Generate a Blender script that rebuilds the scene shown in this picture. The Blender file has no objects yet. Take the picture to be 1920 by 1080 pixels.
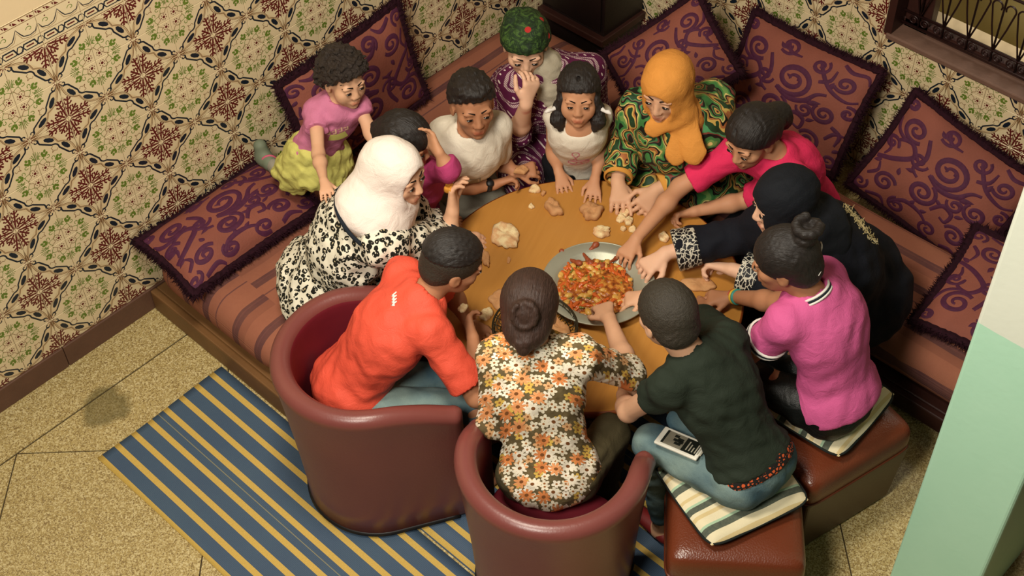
import bpy, bmesh, math, random
import numpy as np
from mathutils import Vector, Matrix

scene = bpy.context.scene
COL = scene.collection

# ------------------------------------------------------------------ camera
CAM_F = 2614.86                       # focal length in pixels of a 1920 wide frame
YAW, PIT, ROLL = math.radians(224.5248), math.radians(47.3507), math.radians(-1.59435)
CAM = np.array([4.2139, 3.6315, 4.094])
def _rot():
    f = np.array([math.cos(YAW)*math.cos(PIT), math.sin(YAW)*math.cos(PIT), -math.sin(PIT)])
    r = np.array([math.sin(YAW), -math.cos(YAW), 0.0]); u = np.cross(r, f)
    c, s = math.cos(ROLL), math.sin(ROLL)
    return np.array([c*r+s*u, -s*r+c*u, f])
CR = _rot()
cd = bpy.data.cameras.new('camera'); cam = bpy.data.objects.new('camera', cd); COL.objects.link(cam)
cd.sensor_width = 36; cd.lens = CAM_F/1920*36; cd.clip_start = .05
m = Matrix.Identity(4)
for i in range(3):
    m[i][0] = CR[0][i]; m[i][1] = CR[1][i]; m[i][2] = -CR[2][i]; m[i][3] = CAM[i]
cam.matrix_world = m
scene.camera = cam

# ------------------------------------------------------------------ light
scene.view_settings.view_transform = 'Standard'
scene.view_settings.look = 'None'
scene.view_settings.gamma = 1
scene.view_settings.use_curve_mapping = False
scene.view_settings.exposure = -0.06
w = bpy.data.worlds.new('world'); scene.world = w; w.use_nodes = True
w.node_tree.nodes['Background'].inputs[0].default_value = (1.0, .88, .72, 1)
w.node_tree.nodes['Background'].inputs[1].default_value = .04
def area(name, loc, target, size, power, col):
    l = bpy.data.lights.new(name, 'AREA'); l.shape = 'DISK'; l.size = size; l.energy = power; l.color = col
    o = bpy.data.objects.new(name, l); COL.objects.link(o); o.location = loc
    o.rotation_euler = (Vector(target)-Vector(loc)).to_track_quat('-Z', 'Y').to_euler()
    return o
area('ceiling_lamp_light', (2.9, 1.7, 3.6), (1.9, 1.5, 0), .6, 78, (1.0, .91, .76))
area('stairwell_lamp_light', (4.4, 2.6, 3.7), (2.0, 1.5, .3), .8, 110, (1.0, .94, .82))

# ------------------------------------------------------------------ helpers
def at(x, y, z):
    d = CR.T @ np.array([(x-960)/CAM_F, -(y-540)/CAM_F, 1.0])
    return CAM + d*((z-CAM[2])/d[2])
def nrm(v):
    v = np.asarray(v, float); return v/np.linalg.norm(v)
def srgb(*c):
    o = []
    for v in c:
        v = v/255.0
        o.append(v/12.92 if v <= .04045 else ((v+.055)/1.055)**2.4)
    return (o[0], o[1], o[2], 1.0)
def tag(o, label=None, cat=None, group=None, kind=None):
    if label: o['label'] = label
    if cat: o['category'] = cat
    if group: o['group'] = group
    if kind: o['kind'] = kind
    return o
def link(o, parent=None):
    COL.objects.link(o)
    if parent is not None: o.parent = parent
    return o
def empty(name, loc=(0, 0, 0), rz=0):
    o = bpy.data.objects.new(name, None); COL.objects.link(o); o.location = loc; o.rotation_euler = (0, 0, rz)
    o.empty_display_size = .05
    return o
def mesh_obj(name, verts, faces, mats, parent=None, smooth=True, midx=None, origin=None):
    me = bpy.data.meshes.new(name)
    V = np.asarray(verts, float).reshape(-1, 3)
    if origin is not None: V = V-np.asarray(origin, float)
    me.from_pydata(V.tolist(), [], [list(map(int, f)) for f in faces])
    if not isinstance(mats, (list, tuple)): mats = [mats]
    for mt in mats: me.materials.append(mt)
    if midx is not None: me.polygons.foreach_set('material_index', np.asarray(midx, np.int32))
    me.polygons.foreach_set('use_smooth', np.full(len(me.polygons), bool(smooth)))
    me.update()
    return link(bpy.data.objects.new(name, me), parent)
class MB:
    def __init__(s): s.v = []; s.f = []; s.m = []
    def add(s, V, F, m=0):
        n = len(s.v); s.v.extend([tuple(map(float, q)) for q in V]); s.f.extend([[i+n for i in f] for f in F]); s.m.extend([m]*len(F)); return s
    def box(s, lo, hi, m=0):
        (a, b, c), (d, e, f) = lo, hi
        V = [(a,b,c),(d,b,c),(d,e,c),(a,e,c),(a,b,f),(d,b,f),(d,e,f),(a,e,f)]
        return s.add(V, [(0,3,2,1),(4,5,6,7),(0,1,5,4),(1,2,6,5),(2,3,7,6),(3,0,4,7)], m)
    def tube(s, pts, r, n=8, m=0, closed=False, cap=True):
        P = [np.asarray(p, float) for p in pts]; N = len(P)
        R = r if hasattr(r, '__len__') else [r]*N
        V = []; prev = None
        for i in range(N):
            if closed: t = P[(i+1) % N]-P[i-1]
            else: t = P[min(i+1, N-1)]-P[max(i-1, 0)]
            t = nrm(t)
            if prev is None:
                a = np.array([0, 0, 1.0]) if abs(t[2]) < .9 else np.array([1.0, 0, 0])
                x = nrm(np.cross(a, t))
            else: x = nrm(prev-t*np.dot(prev, t))
            prev = x; y = np.cross(t, x)
            for k in range(n):
                a = 2*math.pi*k/n
                V.append(P[i]+R[i]*(math.cos(a)*x+math.sin(a)*y))
        F = []
        for i in range(N if closed else N-1):
            j = (i+1) % N
            for k in range(n): F.append((i*n+k, i*n+(k+1) % n, j*n+(k+1) % n, j*n+k))
        if cap and not closed:
            F.append(tuple(range(n-1, -1, -1))); F.append(tuple((N-1)*n+k for k in range(n)))
        return s.add(V, F, m)
    def lathe(s, prof, n=48, c=(0, 0, 0), m=0):
        V = []; F = []
        for (r, z) in prof:
            for k in range(n):
                a = 2*math.pi*k/n; V.append((c[0]+r*math.cos(a), c[1]+r*math.sin(a), c[2]+z))
        for i in range(len(prof)-1):
            for k in range(n): F.append((i*n+k, i*n+(k+1) % n, (i+1)*n+(k+1) % n, (i+1)*n+k))
        return s.add(V, F, m)
    def build(s, name, mats, parent=None, smooth=True, origin=None):
        return mesh_obj(name, s.v, s.f, mats, parent, smooth, s.m, origin)
def bevel(o, wd=.005, seg=2):
    b = o.modifiers.new('bevel', 'BEVEL'); b.width = wd; b.segments = seg; b.limit_method = 'ANGLE'
    return o
def copy_tree(o, parent=None):
    c = o.copy(); COL.objects.link(c); c.parent = parent
    for ch in list(o.children): copy_tree(ch, c)
    return c

# ------------------------------------------------------------------ materials
MAT = {}
class NT:
    def __init__(s, name, rough=.6, spec=.5):
        s.m = bpy.data.materials.new(name); s.m.use_nodes = True
        s.t = s.m.node_tree; s.b = s.t.nodes['Principled BSDF']
        s.b.inputs['Roughness'].default_value = rough
        s.b.inputs['Specular IOR Level'].default_value = spec
        MAT[name] = s.m
    def n(s, kind, **kw):
        nd = s.t.nodes.new('ShaderNode'+kind)
        for k, v in kw.items():
            if k.startswith('i_'):
                key = k[2:]; key = int(key) if key.isdigit() else key.replace('_', ' ')
                nd.inputs[key].default_value = v
            else: setattr(nd, k, v)
        return nd
    def l(s, a, b): s.t.links.new(a, b)
    def coord(s, attr=None):
        if attr: return s.n('Attribute', attribute_name=attr).outputs['Vector']
        return s.n('TexCoord').outputs['Object']
    def math(s, op, a, b=None, c=None):
        nd = s.n('Math', operation=op)
        for i, x in enumerate((a, b, c)):
            if x is None: continue
            if isinstance(x, (int, float)): nd.inputs[i].default_value = x
            else: s.l(x, nd.inputs[i])
        return nd.outputs[0]
    def vmath(s, op, a, b=None):
        nd = s.n('VectorMath', operation=op)
        for i, x in enumerate((a, b)):
            if x is None: continue
            if isinstance(x, (tuple, list)): nd.inputs[i].default_value = x
            elif isinstance(x, (int, float)): nd.inputs['Scale'].default_value = x
            else: s.l(x, nd.inputs[i])
        return nd.outputs[0] if op not in ('LENGTH', 'DOT_PRODUCT', 'DISTANCE') else nd.outputs['Value']
    def mix(s, fac, a, b, blend='MIX'):
        nd = s.n('Mix', data_type='RGBA', blend_type=blend)
        for key, x in ((0, fac), (6, a), (7, b)):
            if isinstance(x, (int, float)): nd.inputs[key].default_value = x
            elif isinstance(x, tuple): nd.inputs[key].default_value = x
            else: s.l(x, nd.inputs[key])
        return nd.outputs[2]
    def noise(s, vec, scale, detail=3, rough=.5, dist=0):
        nd = s.n('TexNoise'); nd.inputs['Scale'].default_value = scale; nd.inputs['Detail'].default_value = detail
        nd.inputs['Roughness'].default_value = rough; nd.inputs['Distortion'].default_value = dist
        if vec is not None: s.l(vec, nd.inputs['Vector'])
        return nd
    def voro(s, vec, scale, feature='F1', rnd=1.0, dims='3D'):
        nd = s.n('TexVoronoi', feature=feature, voronoi_dimensions=dims); nd.inputs['Scale'].default_value = scale
        nd.inputs['Randomness'].default_value = rnd
        if vec is not None: s.l(vec, nd.inputs['Vector'])
        return nd
    def ramp(s, fac, stops, interp='LINEAR'):
        nd = s.n('ValToRGB'); r = nd.color_ramp; r.interpolation = interp
        while len(r.elements) < len(stops): r.elements.new(.5)
        for e, (p, c) in zip(r.elements, stops): e.position = p; e.color = c
        s.l(fac, nd.inputs[0]); return nd.outputs[0]
    def sep(s, vec):
        nd = s.n('SeparateXYZ'); s.l(vec, nd.inputs[0]); return nd.outputs
    def comb(s, x, y, z):
        nd = s.n('CombineXYZ')
        for i, q in enumerate((x, y, z)):
            if isinstance(q, (int, float)): nd.inputs[i].default_value = q
            else: s.l(q, nd.inputs[i])
        return nd.outputs[0]
    def base(s, c):
        if isinstance(c, tuple): s.b.inputs['Base Color'].default_value = c
        else: s.l(c, s.b.inputs['Base Color'])
        return s
    def bump(s, h, strength=.3, dist=.01):
        nd = s.n('Bump'); nd.inputs['Strength'].default_value = strength; nd.inputs['Distance'].default_value = dist
        s.l(h, nd.inputs['Height']); s.l(nd.outputs[0], s.b.inputs['Normal']); return s
def plain(name, col, rough=.6, spec=.5, var=.12, scale=30, bump=0, bscale=None, metal=0, bdist=.004):
    t = NT(name, rough, spec); v = t.coord()
    n = t.noise(v, scale, 4)
    dark = tuple(c*(1-var) for c in col[:3])+(1,); lite = tuple(min(1, c*(1+var)) for c in col[:3])+(1,)
    t.base(t.mix(n.outputs[0], dark, lite))
    t.b.inputs['Metallic'].default_value = metal
    if bump: t.bump(t.noise(v, bscale or scale*4, 3).outputs[0], bump, bdist)
    return t.m
# ================================================================== the room
TS = 0.155                      # wall tile size
HB = 0.105                      # baseboard height

plain('plaster', srgb(214, 190, 150), .8, .3, .06, 5, .1, 60)
plain('grout', srgb(150, 128, 92), .9, .2, .1, 40)
t = NT('tile_glaze', .22, .5); v = t.coord()
oi = t.n('ObjectInfo')
n = t.noise(t.vmath('ADD', v, oi.outputs['Location']), 3.5, 4)
t.base(t.mix(n.outputs[0], srgb(205, 184, 143), srgb(226, 207, 168)))
t.bump(t.noise(v, 25, 2).outputs[0], .05, .002)
plain('tile_navy', srgb(22, 31, 42), .3, .5, .2, 60)
plain('tile_maroon', srgb(92, 28, 24), .3, .5, .15, 60)
plain('tile_green', srgb(96, 118, 40), .3, .5, .2, 60)
plain('tile_brown', srgb(122, 88, 54), .3, .5, .15, 60)
plain('tile_tan', srgb(210, 186, 144), .3, .5, .1, 60)
TILE_MATS = [MAT['tile_glaze'], MAT['tile_navy'], MAT['tile_maroon'], MAT['tile_green'], MAT['tile_brown'], MAT['tile_tan']]
NAVY, MAROON, GREEN, BROWN, TAN = 1, 2, 3, 4, 5

# ---- the printed pattern, as flat polygons in one quarter: flower centre (0,0), star centre (1,1)
def stroke(pts, w, m, out, taper=False):
    P = [np.asarray(p, float) for p in pts]
    L = []; R = []
    for i in range(len(P)):
        d = nrm(P[min(i+1, len(P)-1)]-P[max(i-1, 0)]); q = np.array([-d[1], d[0]])
        ww = w*.5*((1-.75*i/(len(P)-1)) if taper else 1)
        L.append(P[i]+q*ww); R.append(P[i]-q*ww)
    for i in range(len(P)-1): out.append((m, [L[i], L[i+1], R[i+1], R[i]]))
def blob(c, rx, ry, ang, m, out, n=12):
    ca, sa = math.cos(ang), math.sin(ang)
    out.append((m, [np.array([c[0]+rx*math.cos(a)*ca-ry*math.sin(a)*sa, c[1]+rx*math.cos(a)*sa+ry*math.sin(a)*ca]) for a in [2*math.pi*k/n for k in range(n)]]))
def arc(c, r, a0, a1, n=10, r1=None):
    r1 = r if r1 is None else r1
    return [(c[0]+(r+(r1-r)*k/n)*math.cos(a0+(a1-a0)*k/n), c[1]+(r+(r1-r)*k/n)*math.sin(a0+(a1-a0)*k/n)) for k in range(n+1)]
def quarter_print():
    half = []; full = []
    S = lambda tt, off: (1-tt+off*.7071, tt+off*.7071)
    B = lambda tt: .130*math.sin(math.pi*tt)                # the chain bows toward the star
    ang = math.radians(135)
    stroke([S(tt, B(tt)) for tt in np.linspace(.06, .5, 8)], .17, TAN, half)
    blob(S(.33, B(.33)), .142, .060, ang-.19, NAVY, half, 8)
    stroke([S(.13, B(.13)-.005), S(.17, B(.17)-.075), S(.205, B(.2)-.105), S(.42, B(.42)-.105), S(.465, B(.46)-.065), S(.5, B(.5)-.055)], .040, NAVY, half)
    stroke(arc(S(.115, B(.115)-.06), .058, math.radians(-10), math.radians(290), 14, .03), .028, NAVY, half)
    stroke([S(.07+.43*k/12, B(.07+.43*k/12)+.015+.095*abs(math.sin(math.pi*(k/12)))) for k in range(13)], .016, BROWN, half)
    stroke([S(.09+.41*k/12, B(.09+.41*k/12)-.005+.085*abs(math.sin(math.pi*(k/12)))) for k in range(13)], .010, BROWN, half)
    stroke([S(.03, .02), S(.12, .15), S(.17, .26), S(.19, .34)], .014, BROWN, half)
    # node flecks
    for a, l in ((100, .17), (122, .12), (158, .12)):
        d = (math.cos(math.radians(a)), math.sin(math.radians(a)))
        stroke([(1+d[0]*.05, d[1]*.05), (1+d[0]*l, d[1]*l)], .03, MAROON, half, True)
    stroke([(.985, .22), (.96, .1), (.985, .02)], .012, BROWN, half)
    # star
    def P(r, a):
        a = math.radians(225+a); return np.array([1+r*math.cos(a), 1+r*math.sin(a)])
    def branch(p, q, w, tw):
        stroke([p, q], w, MAROON, half, False)
        d = nrm(q-p); n_ = np.array([-d[1], d[0]])
        for f, l in tw:
            b = p+(q-p)*f
            for sgn in (1, -1):
                e = b+d*l*.55+n_*sgn*l
                stroke([b, b+n_*sgn*l*.7+d*l*.1, e], .036, MAROON, half, False)
                blob(e, .026, .026, 0, MAROON, half, 6)
        blob(q, .026, .026, 0, MAROON, half, 6)
    branch(P(.10, 0), P(.36, 0), .046, ((.35, .075), (.72, .065)))
    branch(P(.09, -30), P(.54, -32), .046, ((.38, .065), (.62, .085), (.85, .06)))
    stroke(arc((1, 1), .075, math.radians(180), math.radians(225), 4), .022, MAROON, half)
    stroke([(.9, .975), (.42, .975)], .012, MAROON, half)
    # flower
    c45 = np.array([.7071, .7071])
    rose = [((.30+.045*math.cos(8*a))*math.cos(a), (.30+.045*math.cos(8*a))*math.sin(a)) for a in np.linspace(0, math.pi/4, 14)]
    stroke(rose, .013, BROWN, half)
    rose = [((.36+.05*math.cos(8*a+math.pi))*math.cos(a), (.36+.05*math.cos(8*a+math.pi))*math.sin(a)) for a in np.linspace(0, math.pi/4, 14)]
    stroke(rose, .012, GREEN, half)
    blob(c45*.19, .036, .036, 0, MAROON, half, 8)
    for k in range(7):
        a = 2*math.pi*k/7; blob(c45*.19+.07*np.array([math.cos(a), math.sin(a)]), .012, .012, 0, MAROON, half, 5)
    a = math.radians(23); d = np.array([math.cos(a), math.sin(a)]); n_ = np.array([-d[1], d[0]])
    stroke([d*.40, d*.52], .022, GREEN, half)
    for off, fw in ((0, .60), (.055, .545), (-.055, .545), (.03, .50), (-.03, .50)):
        blob(d*fw+n_*off, .046, .032, a, GREEN, half, 8)
    stroke(arc(d*.47+n_*.10, .055, a+3.6, a-1.2, 10, .02), .016, GREEN, half)
    stroke(arc(d*.47-n_*.11, .055, a-3.6, a+1.2, 10, .02), .016, GREEN, half)
    for q in (.0, .04, .08):
        stroke([(.44, .02+q*.4), (.58, .02+q), (.66-q, .03+q*1.3)], .015, GREEN, half)
    stroke([(.40, .40), (.43, .46), (.40, .52), (.45, .55)], .014, BROWN, half)
    for m_, poly in half:
        full.append((m_, poly)); full.append((m_, [np.array([p[1], p[0]]) for p in poly][::-1]))
    return full
QP = quarter_print()
def border_print():
    out = []
    for k in range(2):                                      # chain band
        x = k*.5
        stroke([(x, .10), (x+.10, .10), (x+.17, .27), (x+.42, .27), (x+.5, .10)], .045, NAVY, out)
        stroke([(x, .27), (x+.07, .27), (x+.14, .10), (x+.40, .10), (x+.5, .27)], .030, NAVY, out)
        stroke([(x+.2, .185), (x+.38, .185)], .04, MAROON, out)
    stroke([(0, .02), (1, .02)], .014, BROWN, out); stroke([(0, .35), (1, .35)], .010, BROWN, out)
    stroke([(0, .62), (.08, .47), (.22, .43), (.36, .47), (.42, .56), (.5, .72), (.58, .56), (.64, .47), (.78, .43), (.92, .47), (1, .62)], .026, NAVY, out)
    stroke([(0, .56), (.1, .42), (.24, .38), (.4, .43), (.5, .64), (.6, .43), (.76, .38), (.9, .42), (1, .56)], .012, BROWN, out)
    for x in (.2, .8):
        stroke(arc((x, .60), .08, 0, 5.2, 12, .02), .016, GREEN, out); blob((x, .72), .02, .02, 0, MAROON, out, 6)
    stroke([(0, .82), (1, .82)], .016, BROWN, out); stroke([(0, .97), (1, .97)], .02, BROWN, out)
    for k in range(5):
        x = k*.2; out.append((MAROON, [np.array(p) for p in ((x+.02, .85), (x+.12, .85), (x+.12, .94), (x+.07, .90))]))
        out.append((MAROON, [np.array(p) for p in ((x+.14, .94), (x+.14, .86), (x+.19, .94))]))
    return out
def clip(poly, vmax):
    out = []
    for i in range(len(poly)):
        a, b = poly[i-1], poly[i]
        ia, ib = a[1] <= vmax, b[1] <= vmax
        if ia != ib:
            q = (vmax-a[1])/(b[1]-a[1]); out.append(a+(b-a)*q)
        if ib: out.append(b)
    return out
A_ = lambda v: np.asarray(v, float)
def tile_mesh(name, prints, fu, fv, size_u, size_v, to3d, vmax=1.0, vmin=0.0, thick=.008):
    """to3d(u, v, d): metres along the wall, metres up, metres proud of the wall"""
    mb = MB(); g = .0007
    u0, u1, v0, v1 = g, size_u-g, vmin*size_v+g, vmax*size_v-g; c = .0012
    V = [to3d(*q) for q in ((u0, v0, 0), (u1, v0, 0), (u1, v1, 0), (u0, v1, 0), (u0, v0, thick-c), (u1, v0, thick-c), (u1, v1, thick-c), (u0, v1, thick-c),
                            (u0+c, v0+c, thick), (u1-c, v0+c, thick), (u1-c, v1-c, thick), (u0+c, v1-c, thick))]
    mb.add(V, [(0,1,5,4),(1,2,6,5),(2,3,7,6),(3,0,4,7),(4,5,9,8),(5,6,10,9),(6,7,11,10),(7,4,8,11),(8,9,10,11)], 0)
    for i, (m_, poly) in enumerate(prints):
        q = [np.array([(1-p[0]) if fu else p[0], (1-p[1]) if fv else p[1]]) for p in poly]
        q = [np.array([min(max(p[0], .008), .992), min(max(p[1], .008), .992)]) for p in q]
        if vmax < 1: q = clip(q, vmax-.01)
        if vmin > 0: q = [np.array([p[0], -p[1]]) for p in clip([np.array([p[0], -p[1]]) for p in q], -vmin-.01)]
        if len(q) < 3: continue
        h = thick+.0002+.00005*(m_ % 5)+.000004*(i % 11)
        W = [A_(to3d(p[0]*size_u, p[1]*size_v, h)) for p in q]; nn = sum((np.cross(W[i]-W[0], W[i+1]-W[0]) for i in range(1, len(W)-1)), np.zeros(3))
        if nn @ (A_(to3d(0, 0, 1))-A_(to3d(0, 0, 0))) < 0: W = W[::-1]
        mb.add(W, [tuple(range(len(q)))], m_)
    me_o = mb.build(name, TILE_MATS, None, False)
    me = me_o.data; bpy.data.objects.remove(me_o)
    return me

# ---- left wall: plane y = 0, runs along x
XL = 3.90
mb = MB(); mb.box((-.12, -.12, 0), (XL, -.0005, HB+8*TS)); mb.box((-.12, -.12, HB+8*TS), (XL, -.0005, 2.6))
wl = tag(mb.build('wall_left', [MAT['plaster']], None, False), 'wall clad in patterned tiles of green rosettes and maroon stars, beside the floor mat', 'wall', kind='structure')
mb = MB(); mb.box((0, -.0005, HB), (XL, .0005, HB+8*TS+.14)); mb.build('grout_bed', [MAT['grout']], wl, False)
mb = MB(); mb.box((0, -.0005, HB+8*TS+.137), (XL, .006, 2.6)); mb.build('upper_plaster', [MAT['plaster']], wl, False)
left3d = lambda u, v, d: (u, d, v)
LM = {(fu, fv): tile_mesh('wall_tile', QP, fu, fv, TS, TS, left3d) for fu in (0, 1) for fv in (0, 1)}
X0 = 2.4948 % (2*TS)                       # a flower column
i = -1
while X0+i*TS < XL:
    x = X0+i*TS
    if x >= -.03:
        for j in range(8):
            z = HB+j*TS                       # flower rows at HB + (1 + 2n) TS
            fu = 1 if i % 2 else 0           # flower at the left side when even
            fv = 1 if j % 2 == 0 else 0      # j = 0: flower at the top
            o = bpy.data.objects.new('wall_tile', LM[(fu, fv)]); link(o, wl); o.location = (x, 0, z)
    i += 1
BMsh = tile_mesh('border_tile', border_print(), 0, 0, TS, .137, left3d)
i = -1
while X0+i*TS < XL:
    if X0+i*TS >= -.03:
        o = bpy.data.objects.new('border_tile', BMsh); link(o, wl); o.location = (X0+i*TS, 0, HB+8*TS)
    i += 1
t = NT('baseboard_stone', .55, .4); v = t.coord()
n1 = t.noise(v, 14, 5); n2 = t.noise(v, 160, 3)
t.base(t.mix(n2.outputs[0], t.mix(n1.outputs[0], srgb(70, 44, 32), srgb(112, 76, 58)), srgb(92, 66, 52)))
t.bump(n2.outputs[0], .3, .003)
bb = MB()
xx = 0.0
bbo = tag(empty('baseboard_left'), kind='structure'); tag(bbo, 'brown stone baseboard strips along the tiled wall', 'baseboard')
for k, (a, b) in enumerate(((0, .75), (.75, 1.5), (1.5, 2.2), (2.2, 2.96), (2.96, XL))):
    q = MB(); q.box((a+.001, 0, 0), (b-.001, .016, HB)); bevel(q.build('baseboard_strip', [MAT['baseboard_stone']], bbo, False), .003)

# ---- right wall: plane x = 0, runs along y, with the window opening
YR = 3.5; WY0, WY1, WZ0, WZ1 = 1.60, 2.75, .712, 1.75
mb = MB()
mb.box((-.25, 0, 0), (-.0005, WY0, 2.6)); mb.box((-.25, WY1, 0), (-.0005, YR, 2.6))
mb.box((-.25, WY0, 0), (-.0005, WY1, WZ0)); mb.box((-.25, WY0, WZ1), (-.0005, WY1, 2.6))
wr = tag(mb.build('wall_right', [MAT['plaster']], None, False), 'tiled wall holding the iron-grilled window above the cushions', 'wall', kind='structure')
mb = MB(); mb.box((-.0005, 0, 0), (.0005, WY0, 1.6)); mb.box((-.0005, WY0, 0), (.0005, YR, WZ0)); mb.build('grout_bed', [MAT['grout']], wr, False)
right3d = lambda u, v, d: (d, u, v)
RM = {(fu, fv): tile_mesh('wall_tile', QP, fu, fv, TS, TS, right3d) for fu in (0, 1) for fv in (0, 1)}
ZF = .5229+HB                             # a flower row
cut_v = (WZ0-ZF)/TS
RMC = {fu: tile_mesh('wall_tile_cut', QP, fu, 0, TS, TS, right3d, vmax=cut_v) for fu in (0, 1)}
Y0 = 1.4303 % (2*TS)
for i in range(-2, 22):
    y = Y0+i*TS
    if y < -.02: continue
    for j in range(-4, 6):
        z = ZF+j*TS; fu = 1 if i % 2 else 0; fv = 1 if j % 2 else 0
        inwin = y > WY0-.02
        me = RM[(fu, fv)]
        if inwin:
            if j > 0: continue
            if j == 0: me = RMC[fu]
        o = bpy.data.objects.new('wall_tile', me); link(o, wr); o.location = (0, y, z)

# ---- window: dark jamb, sill, wrought iron grille, light court behind
plain('dark_wood', srgb(52, 26, 20), .45, .5, .3, 20, .2, 60)
plain('sill_paint', srgb(112, 84, 70), .5, .4, .25, 14, .3, 60)
plain('iron', srgb(44, 22, 20), .4, .6, .3, 40, .3, 90, metal=.4)
plain('court_wall', srgb(196, 178, 118), .8, .3, .12, 6)
plain('court_green', srgb(86, 138, 96), .7, .3, .12, 6)
plain('court_white', srgb(214, 214, 200), .7, .3, .08, 6)
win = tag(empty('window_1', (0, WY0, WZ0)), 'window recess with dark frame and scrolled wrought iron grille', 'window', kind='structure')
O = (0, WY0, WZ0)
mb = MB(); mb.box((-.10, WY0, WZ0-.02), (.018, WY1, WZ0+.006)); bevel(mb.build('window_sill', [MAT['sill_paint']], win, False, O), .006)
mb = MB(); mb.box((-.25, WY0-.012, WZ0), (.012, WY0+.02, WZ1)); mb.build('window_jamb', [MAT['dark_wood']], win, False, O)
mb = MB(); mb.box((-.25, WY1-.02, WZ0), (.012, WY1+.012, WZ1)); mb.build('window_jamb', [MAT['dark_wood']], win, False, O)
mb = MB(); mb.box((-.25, WY0, WZ1-.02), (.012, WY1, WZ1+.012)); mb.build('window_head', [MAT['dark_wood']], win, False, O)
mb = MB(); mb.box((-.13, WY0, WZ0), (-.075, WY1, WZ0+.045)); bevel(mb.build('window_frame_rail', [MAT['dark_wood']], win, False, O), .006)
mb = MB(); mb.box((-.13, WY0+.02, WZ0), (-.075, WY0+.13, WZ1)); bevel(mb.build('window_frame_stile', [MAT['dark_wood']], win, False, O), .006)
XG = -.06
def gl(pts, r, name):
    q = MB(); q.tube([(XG, p[0], p[1]) for p in pts], r, 6); return q.build(name, [MAT['iron']], win, True, O)
gl([(WY0+.02, WZ0+.03), (WY1, WZ0+.03)], .006, 'grille_rail'); gl([(WY0+.02, WZ0+.085), (WY1, WZ0+.085)], .005, 'grille_rail')
gl([(WY0+.02, WZ0+.33), (WY1, WZ0+.33)], .006, 'grille_rail'); gl([(WY0+.02, WZ0+.42), (WY1, WZ0+.42)], .006, 'grille_rail')
k = 0
y = WY0+.09
while y < WY1-.03:
    gl([(y, WZ0+.03), (y, WZ1)], .0045, 'grille_bar')
    for sg in (-1, 1):
        sp = [(y+sg*.003, WZ0+.09), (y+sg*.03, WZ0+.19), (y+sg*.047, WZ0+.27)]+[(y+sg*(.028)+sg*.02*math.cos(a), WZ0+.275+.022*math.sin(a)) for a in np.linspace(.1, 3.6, 8)]
        gl(sp, .0038, 'grille_scroll')
        sp = arc((y+sg*.024, WZ0+.058), .021, 0, 9.5, 20, .005); gl(sp, .0035, 'grille_curl')
        sp = arc((y+sg*.024, WZ0+.375), .030, 0, 9.5, 20, .007); gl(sp, .0045, 'grille_curl')
    y += .105
mb = MB(); mb.box((-1.3, WY0-.6, -.2), (-1.25, YR+.6, .62)); mb.box((-1.3, WY0-.6, .62), (-1.25, YR+.6, .72), 1); mb.box((-1.3, WY0-.6, .72), (-1.25, YR+.6, 2.6), 2)
mb.box((-1.3, WY0-.6, -.25), (-.25, YR+.6, -.2), 0)
tag(mb.build('wall_court', [MAT['court_wall'], MAT['court_green'], MAT['court_white']], None, False), 'ochre court wall with green band seen through the grille', 'wall', kind='structure')

l = bpy.data.lights.new('court_daylight', 'AREA'); l.size = .8; l.energy = 14; l.color = (1, .95, .85)
o = bpy.data.objects.new('court_daylight', l); COL.objects.link(o); o.location = (-.75, 2.3, 2.3)

# ---- floor: terrazzo slabs laid diagonally, a border strip along the tiled wall
t = NT('terrazzo', .38, .45); v = t.coord(); oi = t.n('ObjectInfo')
w1 = t.voro(v, 300); w2 = t.voro(v, 170); n1 = t.noise(v, 2.2, 5); n3 = t.noise(v, 420, 2)
c = t.mix(n1.outputs[0], srgb(146, 124, 74), srgb(182, 160, 104))
chip = t.sep(w1.outputs['Color'])[0]
c = t.mix(t.math('GREATER_THAN', chip, .72), c, srgb(192, 174, 124))
c = t.mix(t.math('LESS_THAN', chip, .22), c, srgb(126, 104, 64))
chip2 = t.sep(w2.outputs['Color'])[1]
c = t.mix(t.math('MULTIPLY', t.math('GREATER_THAN', chip2, .85), .6), c, srgb(212, 196, 148))
# a greyish stain with a shape of its own
d = t.vmath('DISTANCE', t.vmath('ADD', v, t.vmath('SCALE', t.vmath('SUBTRACT', t.noise(v, 9, 4).outputs['Color'], (.5, .5, .5)), .12)), (2.985, .285, 0))
d2 = t.vmath('DISTANCE', t.vmath('ADD', v, t.vmath('SCALE', t.vmath('SUBTRACT', t.noise(v, 14, 4).outputs['Color'], (.5, .5, .5)), .05)), (2.985, .285, 0))
st = t.ramp(d, [(0.0, (.55,)*3+(1,)), (.075, (.7,)*3+(1,)), (.11, (0, 0, 0, 1))])
c = t.mix(t.sep(st)[0], c, srgb(86, 78, 44))
t.base(c); t.bump(n3.outputs[0], .08, .002)
plain('floor_joint', srgb(66, 54, 34), .8, .2, .2, 40)
fl = MB(); fl.box((-.0, -.0, -.06), (4.6, 4.4, -.004)); floor = tag(fl.build('floor', [MAT['floor_joint']], None, False), 'speckled terrazzo floor of diagonal slabs', 'floor', kind='structure')
def clip2(poly, nx, ny, d):
    out = []
    for i in range(len(poly)):
        a, b = poly[i-1], poly[i]; fa, fb = a[0]*nx+a[1]*ny-d, b[0]*nx+b[1]*ny-d
        if (fa <= 0) != (fb <= 0):
            q = fa/(fa-fb); out.append((a[0]+(b[0]-a[0])*q, a[1]+(b[1]-a[1])*q))
        if fb <= 0: out.append(b)
    return out
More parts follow.
